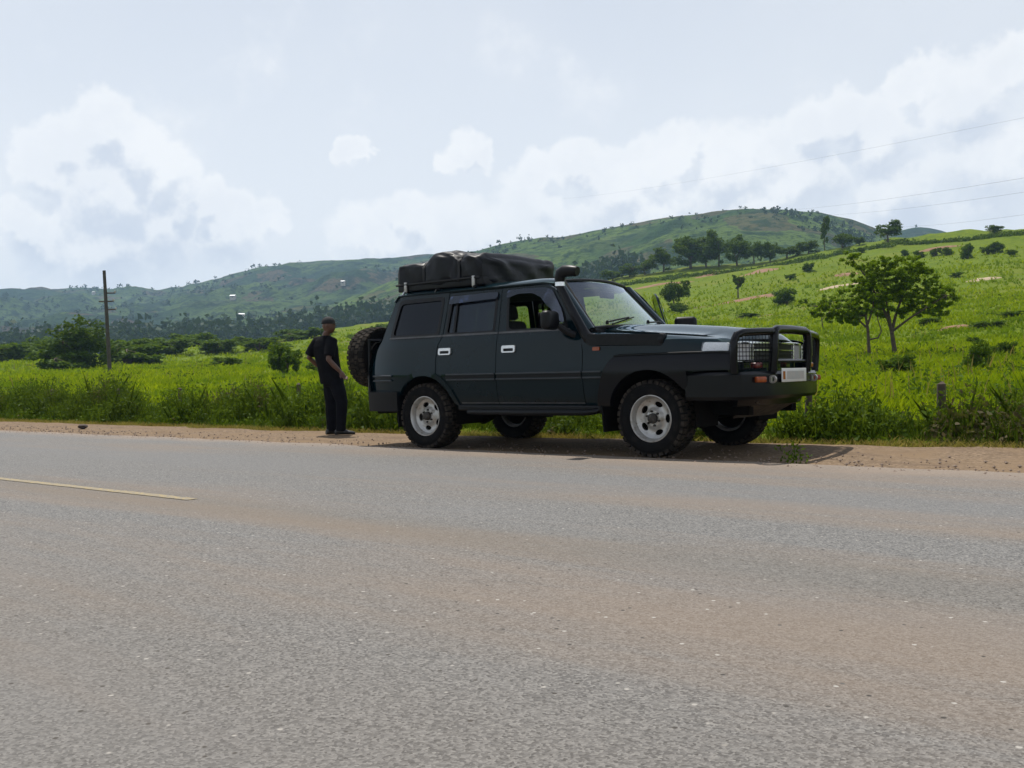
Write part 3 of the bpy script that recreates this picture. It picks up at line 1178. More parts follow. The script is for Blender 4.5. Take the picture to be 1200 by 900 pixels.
# left side of the road
put('dome', 0, 93, 437, 66, 62, 'large round dark green tree beside the wooden power pole', 'tree', D=112)
o = put('bush', 0, 70, 438, 50, 30, 'broad dark bush at the left foot of the large round tree', 'shrub', D=110)
G3 = 'bushes in the hollow behind the left meadow'
for i, (x, y, wd, ht) in enumerate(((150, 432, 60, 40), (185, 428, 50, 30), (215, 424, 40, 28), (20, 433, 60, 30), (45, 425, 44, 36), (250, 418, 40, 22), (275, 414, 36, 20), (305, 410, 40, 22),
                                    (345, 402, 40, 20), (-20, 430, 60, 40), (370, 398, 30, 18), (425, 388, 30, 18), (455, 384, 34, 18), (160, 418, 44, 34), (230, 410, 40, 28))):
    put('bush', i % 4, x, y, wd, ht * .78, 'leafy green bush in the hollow behind the left meadow', 'shrub', G3, D=130 + (i * 37) % 75)
put('bush', 2, 335, 432, 34, 46, 'upright leafy shrub behind the fence beyond the man', 'shrub', D=62)
put('bush', 3, 372, 428, 20, 16, 'small rounded shrub in the meadow near the upright leafy shrub', 'shrub', D=60)
put('bush', 3, 268, 420, 26, 14, 'low shrub in the middle of the left meadow', 'shrub', D=90)

# bare soil patches and pale stones on the slope
for i, (x, y, wd, ht, mt) in enumerate(((890, 318, 26, 5, 'soil'), (992, 322, 16, 4, 'soil'), (985, 336, 26, 2.5, 'pale_earth'), (1153, 328, 22, 2.5, 'pale_earth'), (775, 333, 34, 3, 'soil'),
                                        (870, 352, 40, 5, 'soil'), (1120, 386, 20, 4, 'soil'), (1100, 291, 26, 2, 'soil'), (840, 321, 30, 3, 'soil'))):
    c, D = on_slope(x, y)
    k = D / FPX
    rng = random.Random(i)
    rx, ry = wd * k, ht * k * 3.2
    vs = [(c[0], c[1])]
    nn = 28
    for t in range(nn):
        a = 2 * math.pi * t / nn
        rr = 1 + .3 * float(fbm(math.cos(a) * 1.7 + i * 9, math.sin(a) * 1.7, 3, 55))
        vs.append((c[0] + _r0[0] * rx * math.cos(a) * rr - math.sin(YAW) * ry * math.sin(a) * rr, c[1] + _r0[1] * rx * math.cos(a) * rr + math.cos(YAW) * ry * math.sin(a) * rr))
    mid = [((vs[0][0] + v[0]) / 2, (vs[0][1] + v[1]) / 2) for v in vs[1:]]
    allv = [vs[0]] + mid + vs[1:]
    P3 = [(x_, y_, float(terrain(x_, y_)) + (.22 if j <= nn else -.05)) for j, (x_, y_) in enumerate(allv)]
    fs = [(0, 1 + t, 1 + (t + 1) % nn) for t in range(nn)] + [(1 + t, 1 + nn + t, 1 + nn + (t + 1) % nn, 1 + (t + 1) % nn) for t in range(nn)]
    tag(MB().add(P3, fs).build('bare_soil', mt), kind='structure')

# hedge that follows the ridge, and the bushes too far to tell apart
rng = np.random.default_rng(3)
pts = []
for x in np.linspace(700, 1600, 1500):
    D = np.interp(x, CR[:, 0], CR[:, 2]) - 14 + rng.normal() * 1.0
    if x < 1050:
        D -= 6
    p = at(x, D)
    h = rng.uniform(.3, 1.0) * (1.0 + .5 * float(fbm(x / 22, 0.3, 2, 9)))
    for _ in range(9):
        pts.append(p + np.array([rng.normal() * .5, rng.normal() * .5, rng.uniform(-.1, h)]))
v, f = leaves(np.array(pts), .55, rng, .7)
tag(fastmesh('ridge_hedge', v, f, 'leaf_dark'), 'dark straggling hedge line following the crest of the ridge', 'hedge', kind='stuff')

pts, sz = [], []
for V, n, smin in ((HB, 5200, 4.0), (HA, 2600, 2.6), (HC, 200, 3.5)):
    cols, rows = V.shape[:2]
    cnt = 0
    while cnt < n:
        i = rng.integers(1, cols - 1)
        t = rng.uniform(0, 1) ** (1.6 if V is HB else 1.0)
        if t > .90 and rng.uniform() < .93:
            continue
        j = int(t * (rows - 17))
        p = V[i, j] + rng.normal(size=3) * np.array([6, 6, 0])
        dens = fbm(p[0] / 130, p[1] / 130, 3, 88) + (.65 if t < .28 else -.05)
        if dens < rng.uniform(-.5, .8):
            continue
        cnt += 1
        h = smin * rng.uniform(.5, 1.6)
        m_ = 18
        q = rng.normal(size=(m_, 3)) * np.array([h * .26, h * .26, h * .24]) + p + np.array([0, 0, h * .5])
        pts.append(q)
        sz.append(np.full(m_, h * .5))
v, f = leaves(np.concatenate(pts), np.concatenate(sz), rng, .8)
tag(fastmesh('far_woodland', v, f, 'leaf_far'), 'scattered woodland on the distant hillsides', 'woodland', kind='stuff')

# dark wood at the foot of the hills, behind the pasture crest
pts, sz = [], []
for _ in range(900):
    x = rng.uniform(-100, 760)
    d = rng.uniform(560, 690)
    yb = np.interp(x, [-100, 0, 200, 400, 500, 700, 760], [405, 403, 396, 378, 366, 322, 316]) + rng.normal() * 6
    p = PD(x, yb, d)
    h = rng.uniform(5, 11)
    q = rng.normal(size=(22, 3)) * np.array([h * .3, h * .3, h * .32]) + p
    pts.append(q)
    sz.append(np.full(22, h * .42))
v, f = leaves(np.concatenate(pts), np.concatenate(sz), rng, .8)
tag(fastmesh('valley_wood', v, f, 'leaf_far'), 'dark wood filling the valley at the foot of the hills', 'woodland', kind='stuff')

# ------------------------------------------------------------------ farmhouses on the hillside
def house(px, py, D, wm, label, rz):
    p = PD(px, py, D)
    root = empty('farmhouse', tuple(p), rz)
    w2, d2, h = wm / 2, wm * .36, 2.3
    MB().box(-w2, w2, -d2, d2, -3, h).build('wall', 'house_wall', root, smooth=False)
    MB().add([(-w2 * 1.1, -d2 * 1.25, h), (w2 * 1.1, -d2 * 1.25, h), (w2 * 1.1, d2 * 1.25, h), (-w2 * 1.1, d2 * 1.25, h), (-w2 * 1.1, 0, h + wm * .2), (w2 * 1.1, 0, h + wm * .2)],
             [(0, 1, 5, 4), (2, 3, 4, 5), (1, 2, 5), (3, 0, 4), (0, 3, 2, 1)]).build('roof', 'house_roof', root, smooth=False)
    MB().box(-.5, .5, -d2 - .05, -d2 + .02, 0, 2).build('door', 'house_dark', root, smooth=False)
    for s in (-1, 1):
        MB().box(s * w2 * .55 - .5, s * w2 * .55 + .5, -d2 - .05, -d2 + .02, .9, 1.9).build('window', 'house_dark', root, smooth=False)
    tag(root, label, 'house')


def hill_hit(V, px, py):
    P = V[:, :-15].reshape(-1, 3)
    vv = P - CAM
    z = vv @ _d
    sx = 600 + FPX * (vv @ _r) / z
    sy = 450 - FPX * (vv @ _u) / z
    i = int(np.argmin((sx - px) ** 2 + (sy - py) ** 2))
    return float(np.hypot(*(P[i] - CAM)[:2]))


for x, y, wm, lb, rz in ((273, 349, 17, 'small pale farmhouse high on the left hillside', .3), (283, 371, 16, 'small white farmhouse low on the hillside left of the man', .9),
                         (5, 411, 15, 'pale roofed farmhouse at the valley foot near the left bushes', .2), (16, 412, 9, 'tiny white outbuilding beside the valley farmhouse', .5),
                         (32, 385, 13, 'small white house alone on the far left slope', .5), (110, 344, 14, 'pale house just under the skyline beside the power pole', .1),
                         (444, 346, 15, 'bright white farmhouse on the slope behind the roof tent', .6), (451, 341, 19, 'pale roofed house right above the bright white farmhouse', .2),
                         (402, 332, 13, 'pale house high on the green slope left of the roof tent', .3)):
    D = hill_hit(HB, x, y) - 5
    house(x, y, D, wm * .36, lb, YAW + rz - .4)
p = PD(957, 281, 330)

# ------------------------------------------------------------------ power pole and wires
p0 = at(129, 84)
top = PD(122, 317, 84)
root = empty('power_pole', tuple(p0))
L = np.array(top) - p0
MB().tube([(0, 0, -.5), tuple(L * .5), tuple(L)], [.16, .14, .12], 10).build('pole', 'pole_wood', root)
for k, (fr, ln) in enumerate(((.78, .75), (.70, .6), (.62, .75))):
    q = L * fr
    e = q + np.array(_r0) * ln
    s0 = q - np.array(_r0) * (.55 if k == 1 else .1)
    arm = MB().tube([s0, e], .055, 6).build('crossarm', 'pole_wood', root)
    MB().lathe([(.0, .0), (.07, .01), (.05, .08), (.08, .10), (.05, .18), (0, .2)], 10, 'Z', tuple(e)).build('insulator', 'porcelain', arm)
tag(root, 'slender leaning wooden power pole with short crossarms in the left meadow', 'power pole')


def cable(pa, pb, sag, r, label, group):
    pl = []
    for i in range(25):
        t = i / 24
        q = np.array(pa) * (1 - t) + np.array(pb) * t
        q[2] -= sag * 4 * t * (1 - t)
        pl.append(q)
    o = MB().tube(pl, r, 5).build('power_cable', 'wire')
    tag(o, label, 'cable', group)


# a second line crosses over the ridge on the right: its near pole is outside the picture
pr = at(1420, 120)
pt_ = np.array(PD(1420, 170, 120))
root = empty('power_pole', tuple(pr))
Lr = pt_ - pr
MB().tube([(0, 0, -.5), tuple(Lr)], [.17, .13], 10).build('pole', 'pole_wood', root)
tag(root, 'tall wooden power pole on the slope right of the thorn trees', 'power pole')
for k, (y1, y2, xe) in enumerate(((171, 247, 905), (190, 252, 960), (218, 266, 1035))):
    a = np.array(PD(1420, y1, 120))
    MB().tube([a - pr - _r0 * .7, a - pr + _r0 * .2], .05, 6).build('crossarm', 'pole_wood', root)
    c = np.array(PD(xe, y2, 420))
    cable(a, c, 1.2, .016, 'thin dark power cable strung in the sky above the right ridge', 'power cables above the ridge')
cable(np.array(PD(1420, 172, 120)) + np.array([0, 0, 6.6]), PD(660, 233, 420), 1.5, .010, 'faint upper power cable crossing the clouds above the round hill', None)
MB().tube([Lr, Lr + np.array([0, 0, 6.8])], [.13, .10], 10).build('pole_top', 'pole_wood', root)

# ------------------------------------------------------------------ the off-road vehicle (x forward from the front axle, y across, z up)
CY = .94                                     # centre line


def side_y(x, z):
    y = np.interp(z, [.36, .44, .50, .58, .74, .80, 1.0, 1.10, 1.14, 1.165, 1.195, 1.225, 1.70, 1.76],
                  [.16, .115, .080, .054, .033, .030, .042, .052, .057, .070, .084, .090, .200, .225])
    if x > .1:
        y += .055 * ((x - .1) / .65) ** 2
    if x < -3.15:
        y += .075 * ((-3.15 - x) / .55) ** 2
    return float(y)


def fill(outline, holes, step):
    """triangulate a polygon with holes and inner grid points -> 2D verts, tris"""
    def dens(pl):
        out = []
        n = len(pl)
        for i in range(n):
            a, c = np.array(pl[i]), np.array(pl[(i + 1) % n])
            k = max(1, int(np.ceil(np.linalg.norm(c - a) / step)))
            out += [tuple(a + (c - a) * j / k) for j in range(k)]
        return out
    loops = [dens(outline)] + [dens(h) for h in holes]
    pts, edges = [], []
    for lp in loops:
        o = len(pts)
        pts += lp
        edges += [(o + i, o + (i + 1) % len(lp)) for i in range(len(lp))]
    B = np.array(pts)

    def inside(q, lp):
        x, y = q
        r = False
        n = len(lp)
        for i in range(n):
            x1, y1 = lp[i]
            x2, y2 = lp[(i + 1) % n]
            if (y1 > y) != (y2 > y) and x < (x2 - x1) * (y - y1) / (y2 - y1) + x1:
                r = not r
        return r
    x0, z0 = B.min(0)
    x1, z1 = B.max(0)
    for x in np.arange(x0 + step / 2, x1, step):
        for z in np.arange(z0 + step / 2, z1, step):
            q = (x, z)
            if inside(q, loops[0]) and not any(inside(q, h) for h in loops[1:]):
                if np.min(np.abs(B - q).max(1)) > step * .45:
                    pts.append(q)
    V, E_, F, *_ = delaunay_2d_cdt([Vector(q) for q in pts], edges, [], 0, 1e-5)
    V = [(v.x, v.y) for v in V]
    F2 = []
    for f in F:
        c = np.mean([V[i] for i in f], axis=0)
        if inside(c, loops[0]) and not any(inside(c, h) for h in loops[1:]):
            F2.append(tuple(f))
    return V, F2


def smooth_poly(pl, r=.03, seg=4):
    """round the corners of a polygon"""
    out = []
    n = len(pl)
    for i in range(n):
        p = np.array(pl[i], float)
        a = np.array(pl[i - 1], float) - p
        c = np.array(pl[(i + 1) % n], float) - p
        k = min(r, np.linalg.norm(a) * .45, np.linalg.norm(c) * .45)
        A_ = p + a / np.linalg.norm(a) * k
        B_ = p + c / np.linalg.norm(c) * k
        for t in np.linspace(0, 1, seg + 1):
            out.append(tuple((1 - t) ** 2 * A_ + 2 * t * (1 - t) * p + t * t * B_))
    return out


def panel(name, outline, holes, mat, parent, mapf, thick=.02, step=.07, far=False, inset=.003, edge=0.0):
    """solid panel: outline in (x, s) mapped on the body surface, with returned edges"""
    c = np.mean(outline, axis=0)
    V, F = fill(outline, holes, step)
    fr = [mapf(*q) for q in V]
    bk = [(p[0], p[1] + thick, p[2]) for p in fr]
    n = len(V)
    cnt = {}
    for f in F:
        for i in range(len(f)):
            e = (f[i], f[(i + 1) % len(f)])
            cnt[tuple(sorted(e))] = cnt.get(tuple(sorted(e)), 0) + 1
    fs = list(F) + [tuple(i + n for i in f[::-1]) for f in F]
    for f in F:
        for i in range(len(f)):
            e = (f[i], f[(i + 1) % len(f)])
            if cnt[tuple(sorted(e))] == 1:
                fs.append((e[1], e[0], e[0] + n, e[1] + n))
    mb = MB().add(fr + bk, fs)
    if far:
        mb.map(lambda q: (q[0], 2 * CY - q[1], q[2]))
    return mb.build(name, mat, parent, angle=32)


def smap(off=0.0):
    return lambda x, z: (x, side_y(x, z) + off, z)


def zc(x):
    return float(np.interp(x, [-.80, 0, .27, .5, .70, .80], [1.185, 1.130, 1.108, 1.088, 1.072, 1.050]))


def fmap(x, s):
    top = zc(x)
    r = .085
    y0 = side_y(x, min(s, 1.0))
    if s < top - r:
        return (x, y0, s)
    a = (s - (top - r)) / r
    if a < math.pi / 2:
        return (x, y0 + r * (1 - math.cos(a)), top - r + r * math.sin(a))
    e = (a - math.pi / 2) * r
    return (x, y0 + r + e, top + e * .10)


def arc(cx, cz, r, a0, a1, n):
    return [(cx + r * math.cos(R(a)), cz + r * math.sin(R(a))) for a in np.linspace(a0, a1, n)]


car = empty('off_road_car', (0, 0, 0), 0, S)
tag(car, 'dark green lifted off-road car with bull bar and snorkel parked on the gravel shoulder', 'car')

WIN_Q = smooth_poly([(-3.395, 1.237), (-2.675, 1.237), (-2.650, 1.632), (-3.315, 1.622)], .06)
WIN_R = smooth_poly([(-2.545, 1.237), (-1.890, 1.237), (-1.900, 1.640), (-2.520, 1.634)], .04)
WIN_F = smooth_poly([(-1.690, 1.237), (-.945, 1.237), (-1.03, 1.40), (-1.185, 1.610), (-1.30, 1.640), (-1.740, 1.640)], .06)
RA = (-2.85, .345)
FA = (0.0, .36)
QUARTER = [(-3.265, .60), (-3.725, .60), (-3.735, .90), (-3.70, .99), (-3.60, 1.15), (-3.565, 1.22), (-3.42, 1.62), (-3.385, 1.69), (-2.58, 1.69), (-2.586, 1.50), (-2.602, 1.215),
           (-2.645, 1.13), (-2.668, .98), (-2.668, .775)] + arc(*RA, .465, 68, 147, 12)[1:]
RDOOR = [(-1.824, .475), (-1.822, 1.22), (-1.842, 1.682), (-2.568, 1.682), (-2.574, 1.50), (-2.590, 1.215), (-2.633, 1.13), (-2.656, .98), (-2.656, .780)] + arc(*RA, .475, 64, 17, 8)[1:] + [(-2.40, .475)]
FDOOR = [(-.742, .475), (-.742, 1.0), (-.765, 1.13), (-.80, 1.21), (-.905, 1.33), (-1.055, 1.53), (-1.155, 1.645), (-1.24, 1.684), (-1.30, 1.688), (-1.834, 1.684), (-1.814, 1.22), (-1.816, .475)]
FENDER = [(-.734, .475), (-.734, 1.0), (-.757, 1.13), (-.775, 1.185), (-.775, 1.30), (.62, 1.18), (.75, 1.14), (.785, 1.06), (.79, .80), (.43, .78), (.43, .55)] + arc(*FA, .455, 24, 168, 16)[1:] + [(-.455, .475)]

for far in (False, True):
    sfx = far
    qp = panel('rear_quarter_panel', QUARTER, [WIN_Q], 'paint', car, smap(), far=far)
    panel('side_window', smooth_poly([(-3.405, 1.227), (-2.665, 1.227), (-2.64, 1.642), (-3.325, 1.632)], .06), [], 'glass_clear' if far else 'glass_tint', qp, smap(.012), .004, .12, far)
    panel('window_seal', smooth_poly([(-3.425, 1.207), (-2.655, 1.207), (-2.635, 1.655), (-3.330, 1.650)], .06), [smooth_poly([(-3.375, 1.25), (-2.69, 1.25), (-2.668, 1.615), (-3.30, 1.605)], .05)], 'plastic', qp, smap(-.004), .008, .12, far)
    rd = panel('rear_door', RDOOR, [WIN_R], 'paint', car, smap(), far=far)
    panel('door_glass', smooth_poly([(-2.553, 1.227), (-1.882, 1.227), (-1.892, 1.65), (-2.528, 1.644)], .03), [], 'glass_clear' if far else 'glass_mid', rd, smap(.012), .004, .12, far)
    panel('glass_divider', [(-2.455, 1.23), (-2.425, 1.23), (-2.430, 1.64), (-2.457, 1.64)], [], 'plastic', rd, smap(-.002), .012, .2, far)
    panel('belt_moulding', [(-2.60, 1.212), (-1.826, 1.212), (-1.826, 1.232), (-2.60, 1.232)], [], 'dull_metal', rd, smap(-.006), .01, .2, far)
    fd = panel('front_door', FDOOR, [WIN_F], 'paint', car, smap(), far=far)
    panel('belt_moulding', [(-1.81, 1.212), (-.90, 1.212), (-.92, 1.232), (-1.81, 1.232)], [], 'dull_metal', fd, smap(-.006), .01, .2, far)
    panel('quarter_moulding', [(-3.43, 1.212), (-2.61, 1.212), (-2.61, 1.230), (-3.42, 1.230)], [], 'dull_metal', qp, smap(-.006), .01, .2, far)
    fe = panel('front_fender', FENDER, [], 'paint', car, fmap, far=far, step=.06)
    # black window frames
    panel('window_frame', smooth_poly([(-2.565, 1.222), (-1.868, 1.222), (-1.878, 1.662), (-2.545, 1.656)], .03), [smooth_poly([(-2.535, 1.25), (-1.90, 1.25), (-1.91, 1.63), (-2.51, 1.624)], .03)], 'plastic', rd, smap(-.003), .008, .12, far)
    panel('window_frame', smooth_poly([(-1.715, 1.222), (-.925, 1.222), (-1.01, 1.405), (-1.172, 1.63), (-1.295, 1.660), (-1.765, 1.660)], .05),
          [smooth_poly([(-1.685, 1.25), (-.965, 1.25), (-1.04, 1.40), (-1.195, 1.60), (-1.305, 1.63), (-1.73, 1.63)], .05)], 'plastic', fd, smap(-.003), .008, .12, far)
    # side trim: two thin ribs running over doors
    for (x0, x1, par) in ((-2.53, -1.826, rd), (-1.812, -.745, fd)):
        panel('side_trim', [(x0, .741), (x1, .741), (x1, .800), (x0 + .02, .800)], [], 'paint', par, smap(-.010), .012, .2, far)
        panel('trim_groove', [(x0 + .01, .757), (x1 - .005, .757), (x1 - .005, .785), (x0 + .02, .785)], [], 'plastic', par, smap(-.0125), .006, .2, far)
        panel('sill_highlight', [(max(x0, -2.33), .490), (x1, .490), (x1, .505), (max(x0, -2.33), .505)], [], 'dull_metal', par, smap(-.004), .006, .2, far)  # pale strip painted in for the highlight along the sill top
    for x0, x1, par in ((-2.50, -1.830, rd), (-1.808, -.748, fd), (-.730, -.52, fe), (-3.70, -3.34, qp)):
        for zt_ in (.745, .800):
            mb = MB().tube([(x, side_y(x, zt_) - .012, zt_) for x in np.linspace(x0, x1, 5)], .0085, 6)
            if far:
                mb.map(lambda q: (q[0], 2 * CY - q[1], q[2]))
            mb.build('trim_rib', 'trim_highlight', par)
    panel('side_trim', [(-3.70, .741), (-3.36, .741), (-3.36, .760), (-3.70, .760)], [], 'paint', qp, smap(-.010), .012, .2, far)
    panel('side_trim', [(-3.70, .785), (-3.34, .785), (-3.34, .80), (-3.70, .80)], [], 'paint', qp, smap(-.010), .012, .2, far)
    panel('side_trim', [(-.732, .741), (-.50, .741), (-.50, .800), (-.732, .800)], [], 'paint', fe, smap(-.010), .012, .2, far)
    # handles
    for x0, x1, z_, par in ((-2.615, -2.44, 1.048, rd), (-1.735, -1.560, 1.048, fd)):
        hd = panel('door_handle', smooth_poly([(x0, z_ - .035), (x1, z_ - .035), (x1, z_ + .038), (x0, z_ + .038)], .02), [smooth_poly([(x0 + .025, z_ - .022), (x1 - .02, z_ - .022), (x1 - .02, z_ + .008), (x0 + .025, z_ + .008)], .01)], 'handle_white', par, smap(-.02), .022, .05, far)
        panel('grip_recess', [(x0 + .012, z_ - .028), (x1 - .010, z_ - .028), (x1 - .010, z_ + .02), (x0 + .012, z_ + .02)], [], 'plastic', par, smap(-.006), .008, .1, far)
    # smoked rain visors over the side windows
    vis = [(-2.545, 1.560), (-1.872, 1.585), (-1.872, 1.655), (-2.545, 1.648)]
    panel('rain_visor', smooth_poly(vis, .03), [], 'visor_smoke', rd, lambda x, z: (x, side_y(x, z) - .012 - .22 * (1.66 - z), z), .004, .05, far)
    vis = smooth_poly([(-1.745, 1.575), (-1.60, 1.615), (-1.42, 1.61), (-1.30, 1.56), (-1.02, 1.30), (-.955, 1.26), (-1.025, 1.42), (-1.18, 1.635), (-1.30, 1.663), (-1.755, 1.663)], .03)
    panel('rain_visor', vis, [], 'visor_smoke', fd, lambda x, z: (x, side_y(x, z) - .012 - .16 * max(0, 1.665 - z) * (1 if x < -1.2 else .3), z), .004, .05, far)
    # wheel arch flares
    ring = arc(*RA, .505, 12, 150, 18) + arc(*RA, .448, 150, 8, 18)
    panel('wheel_arch_flare', ring, [], 'plastic' if far else 'paint', car, smap(-.016), .05, .05, far)
    flare = [(-.575, .47), (-.535, .62), (-.475, .80), (-.415, .90), (-.37, .938), (-.30, .948), (.70, .950), (.79, .945), (.80, .79), (.40, .79), (.42, .60)] + arc(*FA, .448, 30, 166, 18)[1:]
    panel('fender_flare', flare, [], 'bar_black', car, lambda x, z: (x, side_y(x, min(z, 1.0)) - .010 - .042 * math.sin(min(1.0, max(0.0, (.955 - z) / .15)) * math.pi / 2), z), .06, .04, far)
    pl = [(-.37, .938), (-.30, .948), (0, .950), (.35, .951), (.70, .950), (.79, .945)]
    mb = MB().tube([(x, side_y(x, z) - .016, z) for x, z in pl], .011, 6)
    if far:
        mb.map(lambda q: (q[0], 2 * CY - q[1], q[2]))
    mb.build('flare_lip', 'bar_black', car)
    # roof gutter
    pl = [(-.735, 1.205), (-.90, 1.40), (-1.06, 1.60), (-1.16, 1.690), (-1.30, 1.708), (-2.4, 1.706), (-3.36, 1.700), (-3.42, 1.64)]
    mb = MB().tube([(x, side_y(x, min(z, 1.70)) - .006, z) for x, z in pl], .013, 6)
    if far:
        mb.map(lambda q: (q[0], 2 * CY - q[1], q[2]))
    mb.build('roof_gutter', 'paint', car)
    # A pillar between door and windscreen, D pillar corner
    mb = MB()
    for t in np.linspace(0, 1, 9):
        pass
    A0, A1 = np.array((-.735, 0, 1.19)), np.array((-1.18, 0, 1.70))
    W0, W1 = np.array((-.715, .235, 1.225)), np.array((-1.175, .375, 1.722))
    mb.grid(lambda t, u: tuple((np.array(((A0 + (A1 - A0) * t)[0], side_y((A0 + (A1 - A0) * t)[0], min(1.70, (A0 + (A1 - A0) * t)[2])) - .002, (A0 + (A1 - A0) * t)[2]))) * (1 - u)
                               + (W0 + (W1 - W0) * t) * u + np.array((.03, 0, .02)) * math.sin(u * math.pi)), np.linspace(0, 1, 10), np.linspace(0, 1, 6))
    if far:
        mb.map(lambda q: (q[0], 2 * CY - q[1], q[2]))
    mb.build('windscreen_pillar', 'paint', car)
    # side step and sill
    mb = MB().tube([(-2.27, .16, .40), (-2.22, .06, .40), (-1.5, .03, .402), (-.70, .03, .408), (-.62, .07, .42), (-.56, .16, .45)], .030, 10)
    for x in (-2.0, -1.35, -.8):
        mb.tube([(x, .05, .40), (x, .30, .42)], .018, 6)
    if far:
        mb.map(lambda q: (q[0], 2 * CY - q[1], q[2]))
    mb.build('side_step', 'bar_black', car)
    mb = MB().box(-2.40, -.55, .075, .30, .41, .478)
    if far:
        mb.map(lambda q: (q[0], 2 * CY - q[1], q[2]))
    mb.build('sill', 'bar_black', car, smooth=False, bevel=.02)
    # mud flaps
    for x in (-.50, -3.24):
        mb = MB().add([(x - .03, .04, .55), (x - .03, .33, .55), (x, .04, .225), (x, .33, .225), (x - .045, .04, .55), (x - .045, .33, .55), (x - .015, .04, .225), (x - .015, .33, .225)],
                      [(0, 1, 3, 2), (4, 6, 7, 5), (0, 2, 6, 4), (1, 5, 7, 3), (2, 3, 7, 6), (0, 4, 5, 1)])
        if far:
            mb.map(lambda q: (q[0], 2 * CY - q[1], q[2]))
        mb.build('mud_flap', 'rubber', car, smooth=False)
    # wheel well liners
    for c, rr in ((RA, .46), (FA, .46)):
        mb = MB().lathe([(rr - .005, .07), (rr - .005, .50)], 20, 'Y', (c[0], 0, c[1]), R(-10), R(190))
        mb.lathe([(rr - .006, .50), (.0, .50)], 20, 'Y', (c[0], 0, c[1]), R(-10), R(190))
        if far:
            mb.map(lambda q: (q[0], 2 * CY - q[1], q[2]))
        mb.build('wheel_well', 'underbody', car)
    if far:
        far_door = fd
    else:
        near_door = fd

# scuttle under the windscreen
MB().box(-.86, -.60, .14, 2 * CY - .14, 1.08, 1.198).box(-.93, -.742, .15, 2 * CY - .15, 1.02, 1.224).build('scuttle', 'plastic', car, smooth=False)
# hood, cowl, roof, tail, windscreen
def hood_z(x, y):
    v = abs(y - CY) / .70
    c = np.interp(x, [-.72, -.3, 0, .4, .62, .74, .81, .835], [1.268, 1.256, 1.240, 1.205, 1.178, 1.150, 1.105, 1.060])
    e = np.interp(x, [-.72, -.3, 0, .4, .62, .74, .81, .835], [1.210, 1.182, 1.155, 1.120, 1.098, 1.078, 1.055, 1.03])
    t = np.clip((v - .30) / .62, 0, 1)
    return float(c + (e - c) * (t * t * (3 - 2 * t)) * .8 + (e - c) * .2 * v ** 3)


xs_ = list(np.linspace(-.70, .62, 22)) + [.68, .72, .76, .79, .815, .83, .835]
ys_ = np.linspace(.235, 2 * CY - .235, 33)
ys_ = [ys_[0] - .001] + list(ys_) + [ys_[-1] + .001]
hd = MB().grid(lambda x, y: (x - .10 * ((y - CY) / .70) ** 2 * (1 if x > .5 else .3), y, hood_z(x, y) - (.07 if abs(y - CY) > CY - .2345 else 0)), xs_, ys_)
hood = hd.build('bonnet', 'paint', car, angle=60)
md = hood.modifiers.new('solid', 'SOLIDIFY')
md.thickness = .02
MB().grid(lambda x, y: (x - .06 * ((y - CY) / .70) ** 2, y, 1.222 + .03 * (1 - ((y - CY) / .75) ** 2) - .25 * (x + .80) ** 2), np.linspace(-.82, -.66, 5), np.linspace(.20, 2 * CY - .20, 17)).build('cowl', 'plastic', car)


def ws(t, u):
    """windscreen surface t up, u across"""
    y = CY + (u * 2 - 1) * (.705 - .140 * t)
    bow = 1 - (u * 2 - 1) ** 2
    return (-.725 - .45 * t + .075 * bow, y, 1.225 + .50 * t + .025 * bow * t + .030 * bow * (1 - t))


MB().grid(ws, np.linspace(0, 1, 14), np.linspace(0, 1, 22)).build('windscreen', 'glass_windscreen', car)
mb = MB()
for uu in (0, 1):
    mb.tube([np.array(ws(t, uu)) + (.004, 0, .004) for t in np.linspace(0, 1, 12)], .014, 6)
for tt in (0, 1):
    mb.tube([np.array(ws(tt, u)) + (.004, 0, .004) for u in np.linspace(0, 1, 16)], .016, 6)
mb.build('windscreen_seal', 'plastic', car)


def roof(x, u):
    e = u * 2 - 1
    hw = .745 - .16 * ((x + 1.50) / .32) ** 2 if x > -1.50 else .745
    y = CY + e * hw
    prof = (1 - abs(e) ** 7)
    z = 1.700 + .085 * prof
    if x > -1.5:
        z -= .055 * ((x + 1.5) / .32) ** 2 * (.35 + .65 * prof)
    if x < -3.2:
        z -= .05 * ((-3.2 - x) / .2) ** 2
    return (x + .06 * (1 - e * e) * max(0, (x + 1.45) / .265), y, z)


rf = MB().grid(roof, list(np.linspace(-3.40, -1.5, 16)) + list(np.linspace(-1.45, -1.185, 10)), np.linspace(0, 1, 29)).build('roof', 'paint', car, angle=60)
md = rf.modifiers.new('solid', 'SOLIDIFY')
md.thickness = .03
MB().box(-3.3, -1.40, .26, 2 * CY - .26, 1.66, 1.675).build('headlining', 'trim_dark', car, smooth=False)


def tail(z, u):
    e = u * 2 - 1
    x = np.interp(z, [.58, .90, .99, 1.20, 1.66, 1.70], [-3.74, -3.76, -3.735, -3.60, -3.43, -3.395]) - .085 * (1 - e ** 2)
    y = CY + e * (CY - side_y(-3.6, z) + .0)
    return (x, y, z)


